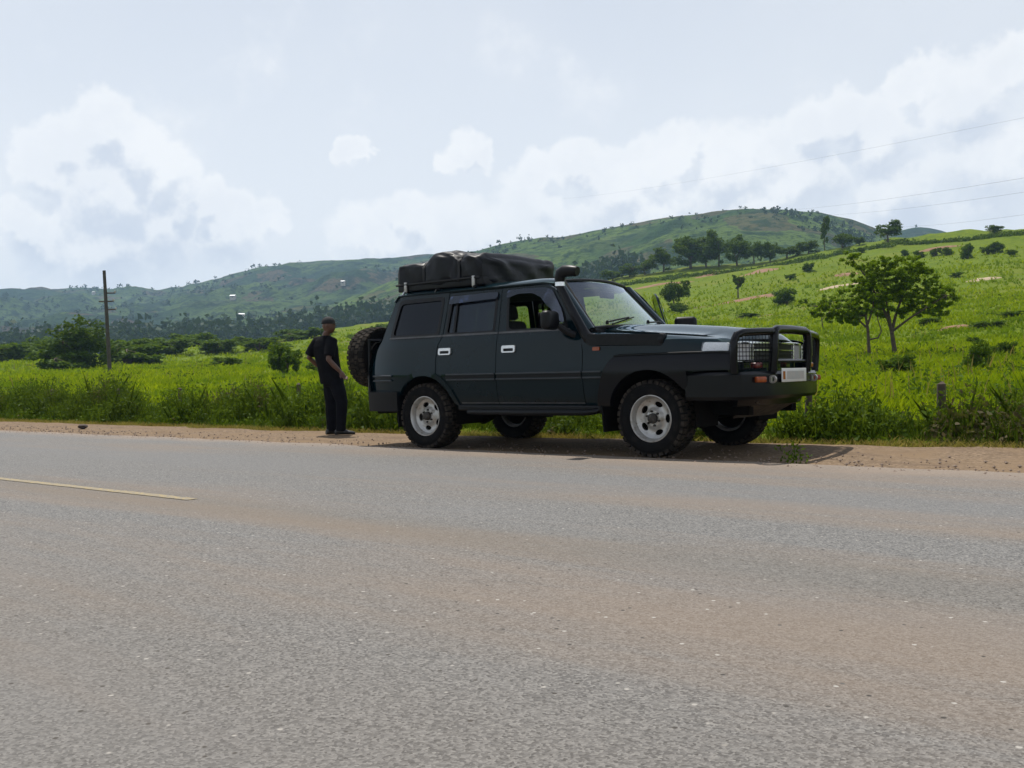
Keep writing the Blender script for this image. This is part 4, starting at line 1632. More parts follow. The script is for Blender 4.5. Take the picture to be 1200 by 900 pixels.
tg = MB().grid(tail, list(np.linspace(.58, 1.215, 9)), np.linspace(0, 1, 15)).build('tailgate', 'paint', car, angle=60)
MB().grid(lambda z, u: np.array(tail(z, .07 + .86 * u)) - (.006, 0, 0), np.linspace(1.24, 1.63, 5), np.linspace(0, 1, 12)).build('rear_window', 'glass_tint', tg)
mb = MB()
for a, c_ in ((0, .08), (.92, 1)):
    mb.grid(lambda z, u: tail(z, a + (c_ - a) * u), np.linspace(1.21, 1.70, 6), np.linspace(0, 1, 4))
mb.grid(lambda z, u: tail(z, u), np.linspace(1.625, 1.70, 3), np.linspace(0, 1, 12))
mb.build('tailgate_frame', 'paint', tg)
for e in (0, 1):
    mb = MB().grid(lambda z, u: np.array(tail(z, .01 + .13 * u if e == 0 else .99 - .13 * u)) - (.018, 0, 0), np.linspace(.68, 1.08, 4), np.linspace(0, 1, 4))
    mb.build('tail_lamp', 'red_lamp', tg)
# rear bumper
path = [(-3.24, .03), (-3.55, .035), (-3.72, .07), (-3.83, .20), (-3.87, .45), (-3.88, .94), (-3.87, 1.43), (-3.83, 1.68), (-3.72, 1.81), (-3.55, 1.845), (-3.24, 1.85)]
prof = [(-.06, -.10), (.05, -.115), (.06, .10), (.04, .11), (-.06, .11)]
MB().ribbon([(x, y + (.04 if y < CY else -.04), .515) for x, y in path], [(-a, c) for a, c in prof]).build('rear_bumper', 'bar_black', car, angle=30)
MB().rbox((-3.52, .94, .46), (.22, .62, .09), .06).build('fuel_tank', 'underbody', car)
mb = MB().tube([(-3.2, .35, .42), (-3.55, .30, .40), (-3.80, .27, .39)], .03, 8)
mb.build('exhaust', 'underbody', car)

# front fascia, lamps, grille
def fas(z, y):
    e = (y - CY) / .75
    return (.815 - .07 * e * e - .02 * (1.05 - z), y, z)


MB().grid(fas, np.linspace(.72, 1.045, 4), np.linspace(.15, 2 * CY - .15, 15)).build('front_panel', 'paint', car)
gr = MB()
grille = MB().grid(lambda z, y: np.array(fas(z, y)) + (.008, 0, 0), np.linspace(.865, 1.035, 3), np.linspace(.50, 1.38, 9)).build('grille', 'plastic', car)
for z_ in (.885, .925, .965):
    MB().tube([np.array(fas(z_, y)) + (.02, 0, 0) for y in np.linspace(.51, 1.37, 9)], .008, 6).build('grille_bar', 'chrome' if z_ == .965 else 'plastic', grille)
MB().tube([np.array(fas(1.03, y)) + (.02, 0, 0) for y in np.linspace(.17, 2 * CY - .17, 15)], .012, 6).build('grille_bar', 'chrome', grille)
for far in (False, True):
    ym = (lambda y: 2 * CY - y) if far else (lambda y: y)
    lp = MB().grid(lambda z, y: np.array(fas(z, ym(y))) + (.006, 0, 0), np.linspace(.87, 1.02, 4), np.linspace(.17, .485, 5)).build('headlamp', 'lens_back', car)
    ln = MB().grid(lambda z, y: np.array(fas(z, ym(y))) + (.030, 0, 0), np.linspace(.865, 1.025, 4), np.linspace(.165, .49, 6)).build('lamp_lens', 'lens', lp)
    mb = MB()
    for y in (.165, .49):
        mb.tube([np.array(fas(z, ym(y))) + (.022, 0, 0) for z in (.865, 1.025)], .010, 6)
    for z_ in (.865, 1.025):
        mb.tube([np.array(fas(z_, ym(y))) + (.022, 0, 0) for y in np.linspace(.165, .49, 4)], .010, 6)
    mb.build('lamp_bezel', 'chrome', lp)
    # corner lamp wrapped round the wing
    cl = panel('corner_lamp', smooth_poly([(.530, .957), (.770, .955), (.770, 1.030), (.55, 1.040)], .02), [], 'lens_back', car, lambda x, z: (x, side_y(x, z) - .010, z), .03, .05, far)
    panel('lamp_lens', smooth_poly([(.525, .954), (.777, .952), (.777, 1.035), (.545, 1.045)], .02), [], 'lens', cl, lambda x, z: (x, side_y(x, z) - .016, z), .003, .05, far)
    panel('side_indicator', smooth_poly([(-.615, 1.000), (-.535, 1.000), (-.535, 1.035), (-.615, 1.035)], .012), [], 'amber', car, smap(-.016), .02, .05, far)

# steel bumper and bull bar
half = [(.39, .030), (.62, .022), (.77, .035), (.865, .095), (.92, .24), (.955, .44), (.975, .62)]
half = [(x - .03 * max(0, (x - .39) / .58), y) for x, y in half]
path = half + [(.95, .94)] + [(x, 2 * CY - y) for x, y in half[::-1]]
prof = [(-.09, -.12), (.035, -.13), (.055, -.10), (.055, .09), (.035, .115), (-.09, .115)]
bp = MB().ribbon([(x, y + (.03 if y < CY else -.03), .655) for x, y in path], prof).build('front_bumper', 'bar_black', car, angle=25)
MB().ribbon([(x - .10, CY + (y - CY) * .82, .505) for x, y in path[3:-3]], [(-.06, -.045), (.03, -.04), (.06, .045), (-.06, .045)]).build('bumper_valance', 'bar_black', bp)
MB().add([(.86, .45, .50), (.86, 1.43, .50), (.60, .50, .36), (.60, 1.38, .36), (.86, .45, .485), (.86, 1.43, .485), (.60, .50, .345), (.60, 1.38, .345)],
         [(0, 1, 3, 2), (4, 6, 7, 5), (0, 2, 6, 4), (1, 5, 7, 3), (2, 3, 7, 6), (0, 4, 5, 1)]).build('skid_plate', 'skid_brown', car, smooth=False)
TOPZ = 1.145
hoop = [(.965, .555, .76), (.985, .555, .95), (.985, .556, 1.08), (.982, .575, 1.128), (.978, .63, TOPZ), (.978, .94, TOPZ + .006), (.978, 1.25, TOPZ), (.982, 1.305, 1.128), (.985, 1.324, 1.08), (.985, 1.325, .95), (.965, 1.325, .76)]
bb = empty('bull_bar', (0, 0, 0))
bb.parent = car
bb2 = MB().tube(hoop, .041, 12)
bb2.build('centre_hoop', 'bar_black', bb)
MB().tube([(.975, .555, .862), (.980, .94, .862), (.975, 1.325, .862)], .018, 8).build('cross_tube', 'bar_black', bb)
for far in (False, True):
    mb = MB().tube([(.845, .040, .76), (.850, .020, .90), (.858, .018, 1.03), (.868, .045, 1.088), (.890, .13, 1.112), (.935, .34, 1.122), (.975, .54, 1.126)], .035, 10)
    if far:
        mb.map(lambda q: (q[0], 2 * CY - q[1], q[2]))
    mb.build('wing_hoop', 'bar_black', bb)
    # wire guard before the lamp
    mb = MB()
    for k in range(12):
        t = k / 11
        a = np.array((.862 + .108 * t ** 1.0, .045 + .50 * t, 0))
        mb.tube([a + (0, 0, .785), a + (0, 0, 1.07 + .04 * t)], .0035, 4)
    for k in range(8):
        z_ = .80 + .036 * k
        mb.tube([(.862, .045, z_), (.916, .295, z_), (.97, .545, z_)], .0035, 4)
    if far:
        mb.map(lambda q: (q[0], 2 * CY - q[1], q[2]))
    mb.build('lamp_guard', 'bar_black', bb)
    mb = MB().rbox((.945, .30, .70), (.055, .055, .025), .012, rot=Matrix.Rotation(R(-25), 3, 'Z'))
    if far:
        mb.map(lambda q: (q[0], 2 * CY - q[1], q[2]))
    mb.build('bumper_indicator', 'amber', bp)
    mb = MB().rbox((.905, .36, .825), (.03, .065, .024), .012)
    if far:
        mb.map(lambda q: (q[0], 2 * CY - q[1], q[2]))
    mb.build('bar_reflector', 'red_lamp' if not far else 'amber', bb)
    mb = MB().lathe([(.022, -.012), (.036, -.012), (.036, .012), (.022, .012), (.022, -.012)], 12, 'Y', (1.005, .47, .70))
    mb.box(.95, .995, .455, .485, .68, .72)
    if far:
        mb.map(lambda q: (q[0], 2 * CY - q[1], q[2]))
    mb.build('recovery_shackle', 'wheel_steel', bp)
npl = MB().rbox((1.020, .905, .732), (.006, .275, .062), .005).build('number_plate', 'plate_white', car)
MB().box(1.0265, 1.0275, 0.730, 1.120, .695, .768).build('plate_field', 'plate_grey', npl, smooth=False)
MB().box(1.0265, 1.0275, 0.645, 0.695, .695, .768).build('plate_badge', 'amber', npl, smooth=False)

# snorkel
sn = empty('snorkel', (0, 0, 0))
sn.parent = car
prof = [(-.045, -.055), (.030, -.055), (.045, -.035), (.045, .035), (.030, .050), (-.045, .050)]
MB().ribbon([(.125, .085, 1.078), (.10, .075, 1.082), (-.30, .055, 1.098), (-.60, .050, 1.106), (-.66, .052, 1.112)], prof).build('snorkel_body', 'plastic', sn, angle=50)
MB().lathe([(0, 0), (.05, 0), (.058, -.012), (.058, -.05), (.05, -.06)], 14, 'X', (.150, .085, 1.080)).build('snorkel_cap', 'plastic', sn)
MB().tube([(-.60, .05, 1.108), (-.68, .055, 1.125), (-.74, .068, 1.19), (-.90, .105, 1.41), (-1.03, .135, 1.60), (-1.06, .14, 1.66)], [.056, .056, .050, .045, .043, .043], 12, squash=(1.0, .85)).build('snorkel_tube', 'plastic', sn)
MB().lathe([(.043, -.02), (.052, -.02), (.052, .02), (.043, .02)], 14, 'Z', (-1.06, .14, 1.672)).build('snorkel_clamp', 'chrome', sn)
MB().tube([(-1.06, .14, 1.66), (-1.06, .14, 1.73), (-1.045, .14, 1.775), (-1.00, .14, 1.795), (-.93, .14, 1.795), (-.86, .14, 1.785), (-.845, .14, 1.783)], [.048, .055, .064, .062, .056, .052, .046], 14, squash=(1.0, .9)).build('snorkel_head', 'plastic', sn)

# mirrors
for far, dr in ((False, near_door), (True, far_door)):
    rot = Matrix.Rotation(R(10), 3, 'Z')
    mb = MB().rbox((-1.005, -.115, 1.305), (.055, .125, .092), .045, 4, rot)
    mb2 = MB().tube([(-.965, -.03, 1.255), (-.90, .02, 1.19), (-.84, .075, 1.16)], [.030, .032, .038], 8)
    mb3 = MB().grid(lambda a, c: (-1.062, -.125 + .1 * a, 1.305 + .075 * c), (-1, 1), (-1, 1))
    for x in (mb, mb2, mb3):
        if far:
            x.map(lambda q: (q[0], 2 * CY - q[1], q[2]))
    mo = mb.build('wing_mirror', 'plastic', dr)
    mb2.build('mirror_arm', 'plastic', dr)
    mb3.build('mirror_glass', 'chrome', dr)
# the far front door stands open
hx, hy = -.755, 2 * CY - .05
TH = R(-56)
far_door.matrix_local = Matrix.Translation((hx, hy, 0)) @ Matrix.Rotation(TH, 4, 'Z') @ Matrix.Translation((-hx, -hy, 0))
panel('door_glass', smooth_poly([(-1.695, 1.225), (-.94, 1.225), (-1.025, 1.405), (-1.18, 1.618), (-1.30, 1.648), (-1.745, 1.648)], .05), [], 'glass_clear', far_door, smap(.012), .004, .12, True)
panel('door_lining', [(-1.78, .52), (-.78, .52), (-.78, 1.20), (-1.78, 1.20)], [], 'trim_dark', far_door, smap(.03), .02, .15, True)
panel('door_lining', [(-1.78, .52), (-.78, .52), (-.78, 1.20), (-1.78, 1.20)], [], 'trim_dark', near_door, smap(.03), .02, .15, False)

# wipers
for (a, c_, k) in (((-.655, .36, 1.262), (.08, .30, .012), 0), ((-.635, 1.10, 1.285), (.0, .32, .012), 1)):
    a = np.array(a)
    mb = MB().tube([a, a + (0, 0, .03)], .016, 8)
    u0 = (a[1] - (CY - .69)) / 1.38
    u1 = min(.96, u0 + .34)
    pts_ = [np.array(ws(.05 + .10 * t, u0 + (u1 - u0) * t)) + (.022, 0, .018) for t in np.linspace(0, 1, 7)]
    mb.tube([a + (0, 0, .03)] + pts_[1:], [.012] + [.009] * 6, 6)
    pts_ = [np.array(ws(.03 + .15 * t, u0 + .10 + (u1 - u0) * t * .98)) + (.012, 0, .010) for t in np.linspace(0, 1, 7)]
    mb.tube(pts_, .007, 5)
    mb.build('wiper', 'plastic', car)

# interior
inn = MB().box(-3.45, -.62, .20, 2 * CY - .20, .50, .56)
inn.build('cabin_floor', 'trim_dark', car, smooth=False)
MB().ribbon([(-.80, .22, 1.09), (-.80, 2 * CY - .22, 1.09)], [(-.16, -.30), (.10, -.30), (.10, .135), (.0, .15), (-.10, .12), (-.18, .0)], up=(0, 0, 1)).build('dashboard', 'trim_dark', car)
MB().box(-.64, -.58, .22, 2 * CY - .22, .50, 1.17).build('bulkhead', 'underbody', car, smooth=False)
for y in (.50, 1.36):
    st = MB().rbox((-1.66, y, .74), (.26, .24, .10), .06).build('front_seat', 'seat_cloth', car)
    MB().rbox((-1.93, y, 1.06), (.075, .23, .31), .06, rot=Matrix.Rotation(R(-14), 3, 'Y')).build('backrest', 'seat_cloth', st)
    MB().rbox((-2.01, y, 1.455), (.05, .13, .085), .045, rot=Matrix.Rotation(R(-14), 3, 'Y')).build('headrest', 'seat_cloth', st)
    MB().tube([(-1.99, y - .06, 1.33), (-2.005, y - .06, 1.41)], .008, 6).tube([(-1.99, y + .06, 1.33), (-2.005, y + .06, 1.41)], .008, 6).build('headrest_stay', 'chrome', st)
bench = MB().rbox((-2.62, CY, .76), (.25, .62, .10), .06).build('rear_bench', 'seat_cloth', car)
MB().rbox((-2.90, CY, .96), (.075, .62, .26), .06, rot=Matrix.Rotation(R(-14), 3, 'Y')).build('backrest', 'seat_cloth', bench)
sw = MB().lathe([(.185 + .016 * math.cos(a), .016 * math.sin(a)) for a in np.linspace(0, 2 * math.pi, 9)], 28, 'Z', (0, 0, 0))
sw.tube([(-.18, 0, 0), (0, 0, -.02), (.18, 0, 0)], .016, 6).tube([(0, 0, -.02), (0, -.18, 0)], .016, 6).ico((0, 0, -.02), .06, 2, (1, 1, .5))
mrot = Matrix.Rotation(R(-62), 3, 'Y')
sw.map(lambda q: tuple(np.array(mrot @ Vector(q)) + np.array((-1.17, .50, 1.15))))
sw.build('steering_wheel', 'trim_dark', car)
MB().tube([(-1.15, .50, 1.14), (-.85, .50, 1.02)], .035, 8).build('steering_column', 'trim_dark', car)
MB().rbox((-1.03, CY, 1.60), (.02, .12, .035), .015).tube([(-1.02, CY, 1.60), (-1.08, CY, 1.70)], .008, 6).build('rear_view_mirror', 'plastic', car)

# chassis
ch = MB()
for y in (.46, 1.42):
    ch.box(-3.60, .80, y - .045, y + .045, .38, .50)
for x in (-3.4, -2.2, -1.2, -.2, .62):
    ch.box(x - .04, x + .04, .505, 1.375, .40, .48)
ch.build('chassis_frame', 'underbody', car, smooth=False)
MB().rbox((.10, CY, .66), (.48, .42, .26), .08).build('engine', 'underbody', car)
MB().rbox((-1.0, CY, .46), (.50, .18, .10), .06).build('gearbox', 'underbody', car)
for x in (0, -2.85):
    MB().tube([(x, .25, .35), (x, 1.63, .35)], .05, 10).lathe([(0, -.13), (.09, -.12), (.14, 0), (.09, .12), (0, .13)], 14, 'X', (x, CY + .1, .35)).build('axle', 'underbody', car)
    for y in (.40, 1.48):
        MB().tube([(x + .05, y, .33), (x + .08, y + .05, .75)], .035, 8).build('shock_absorber', 'underbody', car)

# wheels
WR = .362


def make_wheel():
    wroot = empty('wheel', (0, 0, 0))
    prof = [(.205, -.095), (.222, -.118), (.250, -.132), (.290, -.134), (.325, -.126), (.345, -.112), (.352, -.095), (.352, .095), (.345, .112), (.325, .126), (.290, .134), (.250, .132), (.222, .118), (.205, .095)]
    ty = MB().lathe(prof, 56, 'Y').build('tyre', 'rubber', wroot, angle=50)
    tr = MB()
    NBK = 34
    for k in range(NBK):
        for row, (y0, y1, ofs) in enumerate(((-.128, -.072, 0), (-.062, -.006, .5), (.006, .062, 0), (.072, .128, .5))):
            a0 = 2 * math.pi * (k + ofs) / NBK
            da = 2 * math.pi / NBK * .36
            vs = []
            for aa in (a0 - da, a0 + da):
                for y in (y0, y1):
                    edge_ = abs(y) > .12
                    for r_ in ((.322 if edge_ else .345), (.352 if edge_ else WR)):
                        vs.append((r_ * math.cos(aa), y * (1.03 if edge_ else 1), r_ * math.sin(aa)))
            tr.add(vs, [(0, 1, 3, 2), (4, 6, 7, 5), (0, 4, 5, 1), (2, 3, 7, 6), (1, 5, 7, 3)])
    tr.build('tread', 'tread_dusty', wroot, smooth=False)
    # lettering ring
    MB().lathe([(.298, -.1345), (.300, -.137), (.303, -.1345)], 56, 'Y').build('sidewall_ring', 'rubber', wroot)
    rim = MB().lathe([(.214, -.112), (.2185, -.119), (.212, -.121), (.203, -.112), (.198, -.092), (.190, -.080), (.186, -.050), (.186, .10), (.205, .11)], 48, 'Y').build('rim', 'wheel_steel', wroot, angle=35)

    def dish(x, z):
        r_ = math.hypot(x, z)
        return (x, float(np.interp(r_, [.05, .075, .082, .10, .135, .165, .188], [-.070, -.070, -.060, -.038, -.032, -.046, -.062])), z)
    circ = [(.188 * math.cos(a), .188 * math.sin(a)) for a in np.linspace(0, 2 * math.pi, 49)[:-1]]
    holes = []
    for k in range(5):
        a = 2 * math.pi * (k + .25) / 5
        c0 = (.134 * math.cos(a), .134 * math.sin(a))
        hole = []
        for b_ in np.linspace(0, 2 * math.pi, 17)[:-1]:
            t_, r_ = .042 * math.cos(b_), .0255 * math.sin(b_)
            hole.append((c0[0] - math.sin(a) * t_ + math.cos(a) * r_, c0[1] + math.cos(a) * t_ + math.sin(a) * r_))
        holes.append(hole)
    holes.append([(.040 * math.cos(a), .040 * math.sin(a)) for a in np.linspace(0, 2 * math.pi, 19)[:-1]])
    panel('wheel_disc', circ, holes, 'wheel_steel', wroot, dish, .006, .018)
    hub = MB().lathe([(0, -.108), (.034, -.108), (.046, -.100), (.050, -.06), (.050, .05)], 20, 'Y')
    hub.build('hub', 'hub_dark', wroot)
    for k in range(6):
        a = 2 * math.pi * k / 6
        MB().lathe([(0, -.090), (.010, -.088), (.012, -.06)], 6, 'Y', (.066 * math.cos(a), 0, .066 * math.sin(a))).build('wheel_nut', 'hub_dark', wroot)
    MB().lathe([(.03, .02), (.175, .02), (.175, .05), (.03, .05)], 24, 'Y').build('brake_disc', 'underbody', wroot)
    return wroot


wh = make_wheel()
wh.parent = car
wh.location = (0, .165, WR - .004)
wh.rotation_euler = (0, R(18), 0)
for loc, rot in (((-2.85, .165, WR - .010), (0, R(-25), 0)), ((0, 2 * CY - .165, WR - .004), (0, R(50), math.pi)), ((-2.85, 2 * CY - .165, WR - .01), (0, R(10), math.pi))):
    c = copy_tree(wh, car)
    c.location = loc
    c.rotation_euler = rot
# spare wheel on a swing carrier behind the tailgate
sp = copy_tree(wh, car)
sp.name = 'spare_wheel'
sp.location = (-4.03, .46, 1.025)
sp.rotation_euler = (0, 0, R(-90))
carr = MB().tube([(-3.86, .20, .60), (-3.87, .20, 1.22), (-3.87, .72, 1.22), (-3.86, .72, .60), (-3.86, .20, .60)], .028, 8)
carr.tube([(-3.87, .20, .92), (-3.87, .72, .92)], .028, 8).tube([(-3.87, .46, .92), (-3.93, .46, 1.02)], .03, 8)
carr.build('spare_carrier', 'bar_black', car)

# roof rack bars
rk = empty('roof_rack', (0, 0, 0))
rk.parent = car
for x in (-3.30, -2.80, -2.25):
    MB().tube([(x, .20, 1.705), (x, .225, 1.742), (x, .30, 1.752), (x, CY, 1.800), (x, 2 * CY - .30, 1.752), (x, 2 * CY - .225, 1.742), (x, 2 * CY - .20, 1.705)], .014, 8).build('rack_bar', 'chrome' if x == -3.30 else 'plastic', rk)

# ------------------------------------------------------------------ folded roof tent under its cover (a thing of its own)
tent = empty('roof_tent', (0, 0, 0), 0, S)
tag(tent, 'folded roof tent strapped under a black weather cover on the car roof', 'roof tent')
MB().rbox((-2.80, CY, 1.800), (.64, .675, .045), .012).build('base_board', 'plastic', tent)
tx = np.array([-3.455, -3.43, -3.35, -3.10, -3.01, -2.93, -2.86, -2.65, -2.52, -2.47, -2.35, -2.24, -2.21, -2.185])
tz = np.array([2.02, 2.085, 2.10, 2.09, 2.095, 2.135, 2.165, 2.170, 2.125, 2.120, 2.125, 2.12, 2.10, 2.06])


def tent_s(x, a):
    top_ = float(np.interp(x, tx, tz))
    base_ = 1.765
    e = 6.0
    ca, sa = math.cos(a), math.sin(a)
    yy = math.copysign(abs(ca) ** (2 / e), ca)
    zz = math.copysign(abs(sa) ** (2 / e), sa)
    endt = min(1, (x + 3.47) / .06, (-2.17 - x) / .05)
    hw = .685 * (.95 + .05 * max(0, endt))
    mid = (top_ + base_) / 2
    z = mid + zz * (top_ - base_) / 2
    y = CY + .0 + yy * hw
    n_ = .013 * float(fbm(x * 3.2 + 3, a * 1.8, 3, 71)) + .006 * math.sin(x * 16 + 3 * math.sin(a * 3)) * max(0, -yy)
    # slack folds hang from the crest
    n_ += .008 * math.sin((x + .45 * zz) * 24) * (1 if x > -2.6 else .25) * max(0, -yy)
    for xs0 in (-3.02, -2.50):
        n_ -= .012 * math.exp(-((x - xs0) / .03) ** 2)
    sag = .02 * float(fbm(x * 2.2, yy, 2, 5))
    return (x, y + n_ * yy * 1.4, z + n_ * zz + (sag if zz > .5 else 0))


tg_x = np.linspace(-3.455, -2.185, 90)
tg_a = np.linspace(0, 2 * math.pi, 97)
cov = MB().grid(tent_s, tg_x, tg_a)
for x_, sg in ((tg_x[0], -1), (tg_x[-1], 1)):
    # end faces with slack diagonal folds
    ringp = [np.array(tent_s(x_, a)) for a in tg_a[:-1]]
    cpt = np.mean(ringp, axis=0)
    vs, nr = [], 10
    for k in range(nr + 1):
        t = k / nr
        for q in ringp:
            p_ = q + (cpt - q) * t
            fold = math.sin((p_[1] * .8 + p_[2] * 1.3) * 17) * .012 + .016 * float(fbm(p_[1] * 4, p_[2] * 6, 3, 92))
            vs.append((p_[0] + sg * (.035 * math.sin(min(1, t * 2.5) * math.pi / 2) + fold * min(1, t * 5)), p_[1], p_[2]))
    cov.add(vs, [(k * 96 + i, k * 96 + (i + 1) % 96, (k + 1) * 96 + (i + 1) % 96, (k + 1) * 96 + i) for k in range(nr) for i in range(96)])
cv = cov.build('cover', 'tent_cover', tent, angle=70)
for xs0 in (-3.02, -2.50):
    MB().ribbon([np.array(tent_s(xs0, a)) + (0, math.copysign(.012, math.cos(a)) * abs(math.cos(a)), .012 * math.sin(a)) for a in np.linspace(0, 2 * math.pi, 80)], [(-.0, -.018), (.004, -.018), (.004, .018), (0, .018)], up=(1, 0, 0)).build('strap', 'strap', tent)
MB().tube([(-3.45, .25, 1.83), (-2.8, .240, 1.835), (-2.20, .25, 1.84)], .012, 6).build('cover_hem', 'strap', tent)
for x in (-2.28, -3.3):
    MB().rbox((x, .25, 1.80), (.02, .012, .06), .008).build('mount_bracket', 'wheel_steel', tent)

# ------------------------------------------------------------------ grass and weeds
def blade_tris(base, h, lean, width, rng):
    n = len(base)
    a = rng.uniform(0, 2 * math.pi, n)
    sd = np.stack([np.cos(a), np.sin(a), np.zeros(n)], 1)
    b2 = rng.uniform(0, 2 * math.pi, n)
    ln = np.stack([np.cos(b2), np.sin(b2), np.zeros(n)], 1) * (lean * h)[:, None]
    tip = base + ln + np.stack([np.zeros(n), np.zeros(n), h], 1)
    mid = base + ln * .35 + np.stack([np.zeros(n), np.zeros(n), h * .55], 1)
    w_ = width[:, None]
    v = np.stack([base - sd * w_ * .5, base + sd * w_ * .5, mid + sd * w_ * .42, tip, mid - sd * w_ * .42], 1).reshape(-1, 3)
    return v


def tri_obj(name, V, mat):
    n = len(V) // 5
    f = np.arange(n * 5).reshape(-1, 5)
    return fastmesh(name, V, f, mat)


rng = np.random.default_rng(21)
# pasture grass: dense near, thinner far off, until the turf material takes over
N = 190000
u_ = rng.uniform(0, 1, N)
Dn, Df, ex = 13.5, 230.0, .35
Dd = (Dn ** ex + u_ * (Df ** ex - Dn ** ex)) ** (1 / ex)
px_ = rng.uniform(-150, 1330, N)
vx = np.stack([ray(x, 440)[:2] for x in (0, 1)])
dxp = (px_ - 600) / FPX
rx = _d[0] + _r[0] * dxp
ry = _d[1] + _r[1] * dxp
hl = np.hypot(rx, ry)
X = CAM[0] + rx / hl * Dd
Y = CAM[1] + ry / hl * Dd
ok = (Y > 3.6) & (rng.uniform(0, 1, N) > (Dd / Df) ** 1.5)
X, Y, Dd = X[ok], Y[ok], Dd[ok]
clump = fbm(X / .9, Y / .9, 3, 61)
ok = clump > rng.uniform(-1.3, .5, len(X))
X, Y, Dd, clump = X[ok], Y[ok], Dd[ok], clump[ok]
Z = terrain(X, Y)
h = (.09 + .10 * rng.uniform(0, 1, len(X)) + .10 * np.clip(clump, 0, 1)) * (1 + Dd / 120)
base = np.stack([X, Y, Z - .03], 1)
Vs = []
for k in range(3):
    jit = np.stack([rng.normal(size=len(X)) * .05, rng.normal(size=len(X)) * .05, np.zeros(len(X))], 1)
    Vs.append(blade_tris(base + jit, h * rng.uniform(.7, 1.2, len(X)), rng.uniform(.1, .9, len(X)), .022 + Dd * .0010, rng))
tag(tri_obj('pasture_grass', np.concatenate(Vs), 'grass_pasture'), 'bright green grass covering the sloping pasture', 'grass', kind='stuff')

# coarse darker weeds and seed stalks dotted through the grass
N = 3400
dd_ = (14.0 ** .3 + rng.uniform(0, 1, N) * (140.0 ** .3 - 14.0 ** .3)) ** (1 / .3)
pp = (rng.uniform(-150, 1330, N) - 600) / FPX
rx, ry = _d[0] + _r[0] * pp, _d[1] + _r[1] * pp
hl = np.hypot(rx, ry)
X, Y = CAM[0] + rx / hl * dd_, CAM[1] + ry / hl * dd_
ok = (Y > 4.2) & (fbm(X / 4.5, Y / 4.5, 3, 33) > rng.uniform(-.3, .9, N))
X, Y, dd_ = X[ok], Y[ok], dd_[ok]
base = np.stack([X, Y, terrain(X, Y)], 1)
pts, sz = [], []
hh = rng.uniform(.15, .5, len(X))
for k in range(16):
    q = base + rng.normal(size=(len(X), 3)) * np.array([.16, .16, 0]) * (1 + dd_ / 80)[:, None]
    q[:, 2] += rng.uniform(0, 1, len(X)) * hh
    pts.append(q)
    sz.append(.10 * (1 + dd_ / 90) * rng.uniform(.6, 1.3, len(X)))
v, f = leaves(np.concatenate(pts), np.concatenate(sz), rng, .45, .3)
tag(fastmesh('meadow_weeds', v, f, 'leaf_bush'), 'coarse dark weeds dotted through the pasture grass', 'weeds', kind='stuff')
st_ = rng.choice(len(X), 900)
sb_ = base[st_] + rng.normal(size=(900, 3)) * np.array([.4, .4, 0])
tag(tri_obj('seed_stalks', blade_tris(sb_, rng.uniform(.3, .7, 900), rng.uniform(.05, .4, 900), .012 + dd_[st_] * .0006, rng), 'grass_dry'), 'dry straw coloured stalks standing in the pasture', 'grass', kind='stuff')

# tall weeds along the fence
def verge_y(x):
    return np.interp(x, [-18, -6, .7, 3, 20], [1.98, 1.88, 2.2, 2.42, 2.42])


N = 15000
X = rng.uniform(-42, 9.5, N)
t_ = rng.uniform(0, 1, N)
Y = verge_y(X) + .12 + t_ ** 1.3 * 2.3
amp = np.interp(X, [-42, -9, -6.5, -4, 0, 2.2, 5, 9], [.86, .80, .72, .58, .52, .66, .74, .76])
cl = fbm(X / .8, Y / .8, 3, 44)
H = amp * (.60 + .62 * np.clip(cl, -.7, 1)) * rng.uniform(.55, 1.15, N) * np.interp(t_, [0, .12, 1], [.45, .9, 1.05])
Z = np.maximum(terrain(X, Y), -.1)
base = np.stack([X, Y, Z - .03], 1)
Vs = [blade_tris(base + rng.normal(size=(N, 3)) * np.array([.06, .06, 0]), H * rng.uniform(.6, 1.15, N), rng.uniform(.05, .6, N), np.full(N, .017), rng) for _ in range(4)]
tag(tri_obj('tall_grass', np.concatenate(Vs), 'leaf_weed'), 'tall upright grass growing along the fence line', 'grass', kind='stuff')
pts, sz = [], []
keep = cl > rng.uniform(-.7, .5, N)
bx, Hx = base[keep], H[keep]
for k in range(21):
    t = rng.uniform(.12, 1.0, len(bx))
    q = bx + np.stack([rng.normal(size=len(bx)) * .07, rng.normal(size=len(bx)) * .07, Hx * t], 1)
    pts.append(q)
    sz.append(.095 * rng.uniform(.5, 1.4, len(bx)) * (1.15 - .5 * t))
pts = np.concatenate(pts)
sz = np.concatenate(sz)
brown = fbm(pts[:, 0] / .7, pts[:, 1] / .7, 2, 14) + np.interp(pts[:, 0], [-4, 1, 9], [-.3, .05, .05]) > .42
for nm, mk, mt, lb in (('leafy_weeds', ~brown, 'leaf_weed', 'dense leafy green weeds along the fence line'), ('withered_weeds', brown, 'leaf_weed_brown', 'withered brownish weeds among the green ones by the fence')):
    v, f = leaves(pts[mk], sz[mk], rng, .42, .35)
    tag(fastmesh(nm, v, f, mt), lb, 'weeds', kind='stuff')
# short dry grass fringe between gravel and weeds
N = 42000
X = rng.uniform(-40, 9, N)
Y = verge_y(X) - .16 + np.abs(rng.normal(size=N)) * .26 + .10 * fbm(X / .5, X * 0, 3, 4)
Z = np.maximum(terrain(X, Y), -.02)
h = rng.uniform(.03, .13, N)
tag(tri_obj('dry_grass', blade_tris(np.stack([X, Y, Z - .02], 1), h, rng.uniform(.2, 1.3, N), np.full(N, .012), rng), 'grass_dry'), 'short dry grass fringe at the edge of the gravel', 'grass', kind='stuff')
